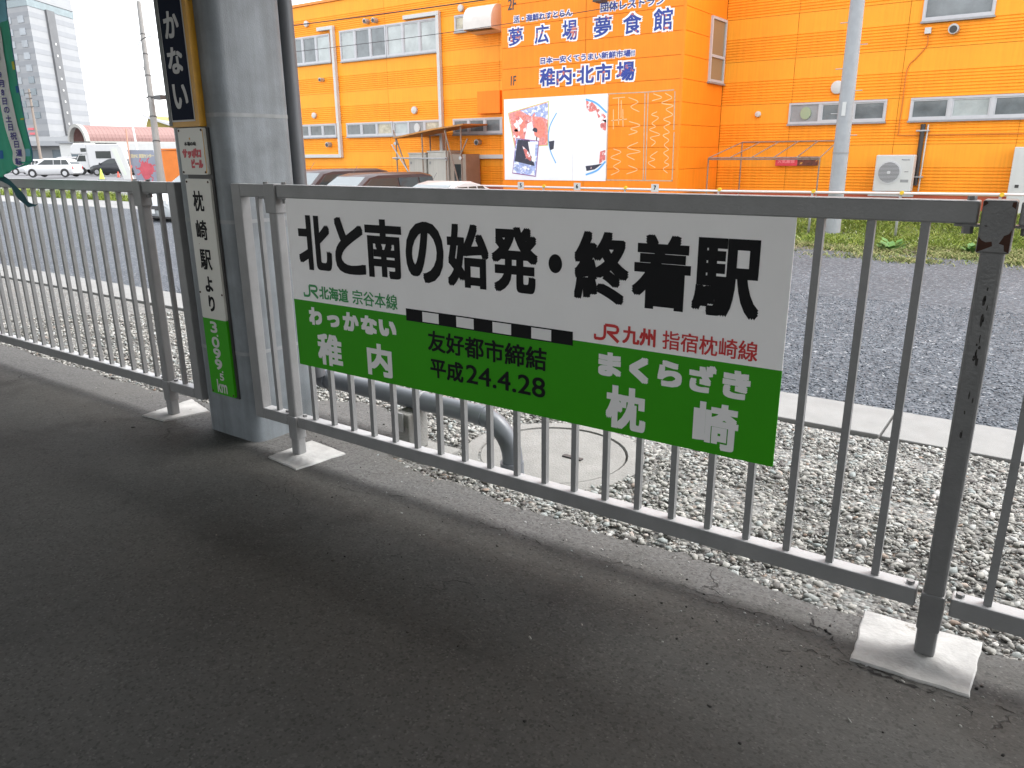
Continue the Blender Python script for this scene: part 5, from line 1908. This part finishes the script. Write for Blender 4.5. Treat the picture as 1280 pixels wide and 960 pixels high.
# arched walkway roof
aw = empty('arched_walkway', (-101.6, 48.3, -.2), 'long brown barrel vaulted walkway roof in front of the hotel', 'walkway', None, None, radians(92))
BRN = mat('brown_roofing', (.19, .10, .088), .6, 0, .08, 1)
LW = 12.5
n = 14
for k in range(25):
    if k == 0:
        vs = []
        for x in (0.0, .48):
            for rr_ in (1.95, 1.90):
                vs += [(x, rr_ * cos(t), 3.5 + rr_ * .98 * sin(t)) for t in np.linspace(0, pi, n + 1)]
        q_ = n + 1
        fs = []
        for i in range(n):
            fs += [(i, i + 1, 2 * q_ + i + 1, 2 * q_ + i), (q_ + i, 3 * q_ + i, 3 * q_ + i + 1, q_ + i + 1), (i, q_ + i, q_ + i + 1, i + 1), (2 * q_ + i, 2 * q_ + i + 1, 3 * q_ + i + 1, 3 * q_ + i)]
        mb = MB()
        mb.add(vs, fs)
        am = mb.mesh('roof_panel', BRN)
    o = link('roof_panel', am, None, aw)
    o.location = (.3 + k * .5, 0, 0)
mb = MB()
vs = []
for x in (-.25, .28):
    for rr_ in (2.08, 1.72):
        vs += [(x, rr_ * cos(t), 3.45 + rr_ * sin(t)) for t in np.linspace(0, pi, n + 1)]
mb.add(vs, fs)
FASC = mat('walkway_fascia', (.32, .315, .29), .7)
mb.build('end_fascia', FASC, aw)
MB().box(.3, 12.7, -2.0, -1.85, 3.3, 3.49).build('gutter', FASC, aw)
MB().box(.3, 12.7, 1.85, 2.0, 3.3, 3.49).build('gutter', FASC, aw)
for x in (.8, 4.4, 8.0, 11.8):
    for yy in (-1.8, 1.8):
        MB().tube([(x, yy, 0), (x, yy, 3.3)], .10, 8).build('column', FASC, aw)

# ------------------------------------------------------------------ hotel tower and far buildings
ht = empty('hotel_tower', (-203.86, 92.26, -.3), 'tall pale grey hotel tower with a dark vertical strip and banded floors', 'building')
A = Vector((-203.86, 92.26))
B_ = Vector((-214.47, 107.95))
D_ = Vector((-220.14, 89.79))
HW = mat('hotel_pale', (.265, .27, .275), .7, 0, .05, .3)
HG = mat('hotel_band', (.225, .232, .242), .7, 0, .05, .3)
HD = mat('hotel_dark_strip', (.12, .122, .125), .7, 0, .1, .4)
HT = mat('hotel_top_glass', (.14, .18, .19), .3, 0, .2, .5)
E_ = B_ + (D_ - A)
Pn = [(p.x - A.x, p.y - A.y) for p in (A, B_, E_, D_)]


def block(nm, m, z0, z1, g=0.0, par=ht):
    cx, cy = sum(p[0] for p in Pn) / 4, sum(p[1] for p in Pn) / 4
    q = [(cx + (x - cx) * (1 + g), cy + (y_ - cy) * (1 + g)) for x, y_ in Pn]
    mb = MB()
    mb.add([(x, y_, z0) for x, y_ in q] + [(x, y_, z1) for x, y_ in q], [(0, 1, 2, 3), (7, 6, 5, 4), (0, 4, 5, 1), (1, 5, 6, 2), (2, 6, 7, 3), (3, 7, 4, 0)])
    return mb.build(nm, m, par)


fl_h = 2.64
block('body', HW, 0, 44.5)
for k in range(11):
    z = 6.6 + .3 + k * fl_h
    block('floor_band', HG, z, z + 1.15, .004)
block('top_glazing', HT, 35.6, 37.2, .012)
block('roof_slab', HW, 37.3, 38.0, .03)


def face_box(nm, m, P0, P1, u0, u1, z0, z1, d, par=ht):
    """box on the vertical face P0-P1 at distance u along it, d proud"""
    t = (P1 - P0).normalized()
    nrm = Vector((t.y, -t.x))
    if nrm.dot(Vector((0, -2)) - (P0 + P1) / 2) < 0:
        nrm = -nrm
    mb = MB()
    vs = []
    for z in (z0, z1):
        for u, e in ((u0, -.1), (u1, -.1), (u1, d), (u0, d)):
            p = P0 + t * u + nrm * e - A
            vs.append((p.x, p.y, z))
    mb.add(vs, [(0, 1, 2, 3), (7, 6, 5, 4), (0, 4, 5, 1), (1, 5, 6, 2), (2, 6, 7, 3), (3, 7, 4, 0)])
    return mb.build(nm, m, par)


face_box('vertical_strip', HD, A, B_, 6.6, 9.8, 7.2, 35.8, .5)
for k in range(8):
    face_box('strip_light', WHITEM, A, B_, 7.9, 8.4, 9.6 + k * fl_h, 10.1 + k * fl_h, .58)
HWN = mat('hotel_window', (.10, .13, .15), .2, 0, .25, .6)
HWL = mat('hotel_window_pale', (.24, .26, .28), .3, 0, .2, .6)
for k in range(9):
    z = 10.6 + .3 + k * 2.66
    face_box('window', HWN if k < 4 else HWL, A, D_, 2.1, 4.3, z, z + 1.5, .12)
    face_box('window', HWN if k < 3 else HWL, A, D_, 6.9, 9.0, z, z + 1.5, .12)
    face_box('window', HWL, A, D_, 11.5, 13.6, z, z + 1.5, .12)
face_box('wall_emblem', mat('emblem_red', (.62, .12, .14), .6), A, D_, 5.6, 7.8, 8.3, 8.8, .2)
face_box('wall_emblem', mat('emblem_red', (.62, .12, .14), .6), A, D_, 5.2, 7.4, 7.2, 7.7, .2)
pdm = empty('hotel_podium', (-190, 88, -.3), 'low white hotel entrance block with a flat canopy', 'building', None, None, radians(55))
MB().box(-13, 16, -6, 6, 0, 6.2).build('wall', HW, pdm)
MB().box(-14, 3, -10, -6.01, 4.2, 5.2).build('canopy', HG, pdm)
for x in (-11, -6, -1, 4.5, 9):
    MB().box(x, x + 2.6, -6.1, -6.01, .4, 3.4).build('window', HWN, pdm)
# olive and white buildings behind the pole
ol = empty('olive_building', (-108.5, 63.3, -.3), 'olive yellow building between the utility pole and the steel column', 'building', None, None, radians(32))
MB().prism([(-1.8, 0), (-1.8, 6.0), (-1.2, 7.4), (4.5, 5.2), (4.5, 0)], 0, 8).build('wall', mat('olive_wall', (.24, .20, .05), .8, 0, .1, .6), ol)
MB().prism([(-2.0, 7.55), (4.7, 5.35), (4.7, 5.0), (-2.0, 7.2)], -.4, 8).build('roof', mat('pale_roof', (.5, .5, .5), .7), ol)
MB().box(.2, 3.0, -.06, -.005, .6, 2.4).build('window', HWN, ol)
MB().box(-1.2, 4, -.08, -.006, 2.7, 3.1).build('sign_band', WHITEM, ol)
lw = empty('low_white_building', (-112, 57.5, -.3), 'low white building behind the arched walkway', 'building', None, None, radians(35))
MB().box(-7, 5, 0, 6, 0, 3.6).build('wall', WHITEM, lw)
MB().box(-7.3, 5.3, -.4, 6.3, 3.61, 3.9).build('roof', HG, lw)
for x in (-5.5, -2.5, .5):
    MB().box(x, x + 1.5, -.05, -.004, 1.2, 2.4).build('window', HWN, lw)
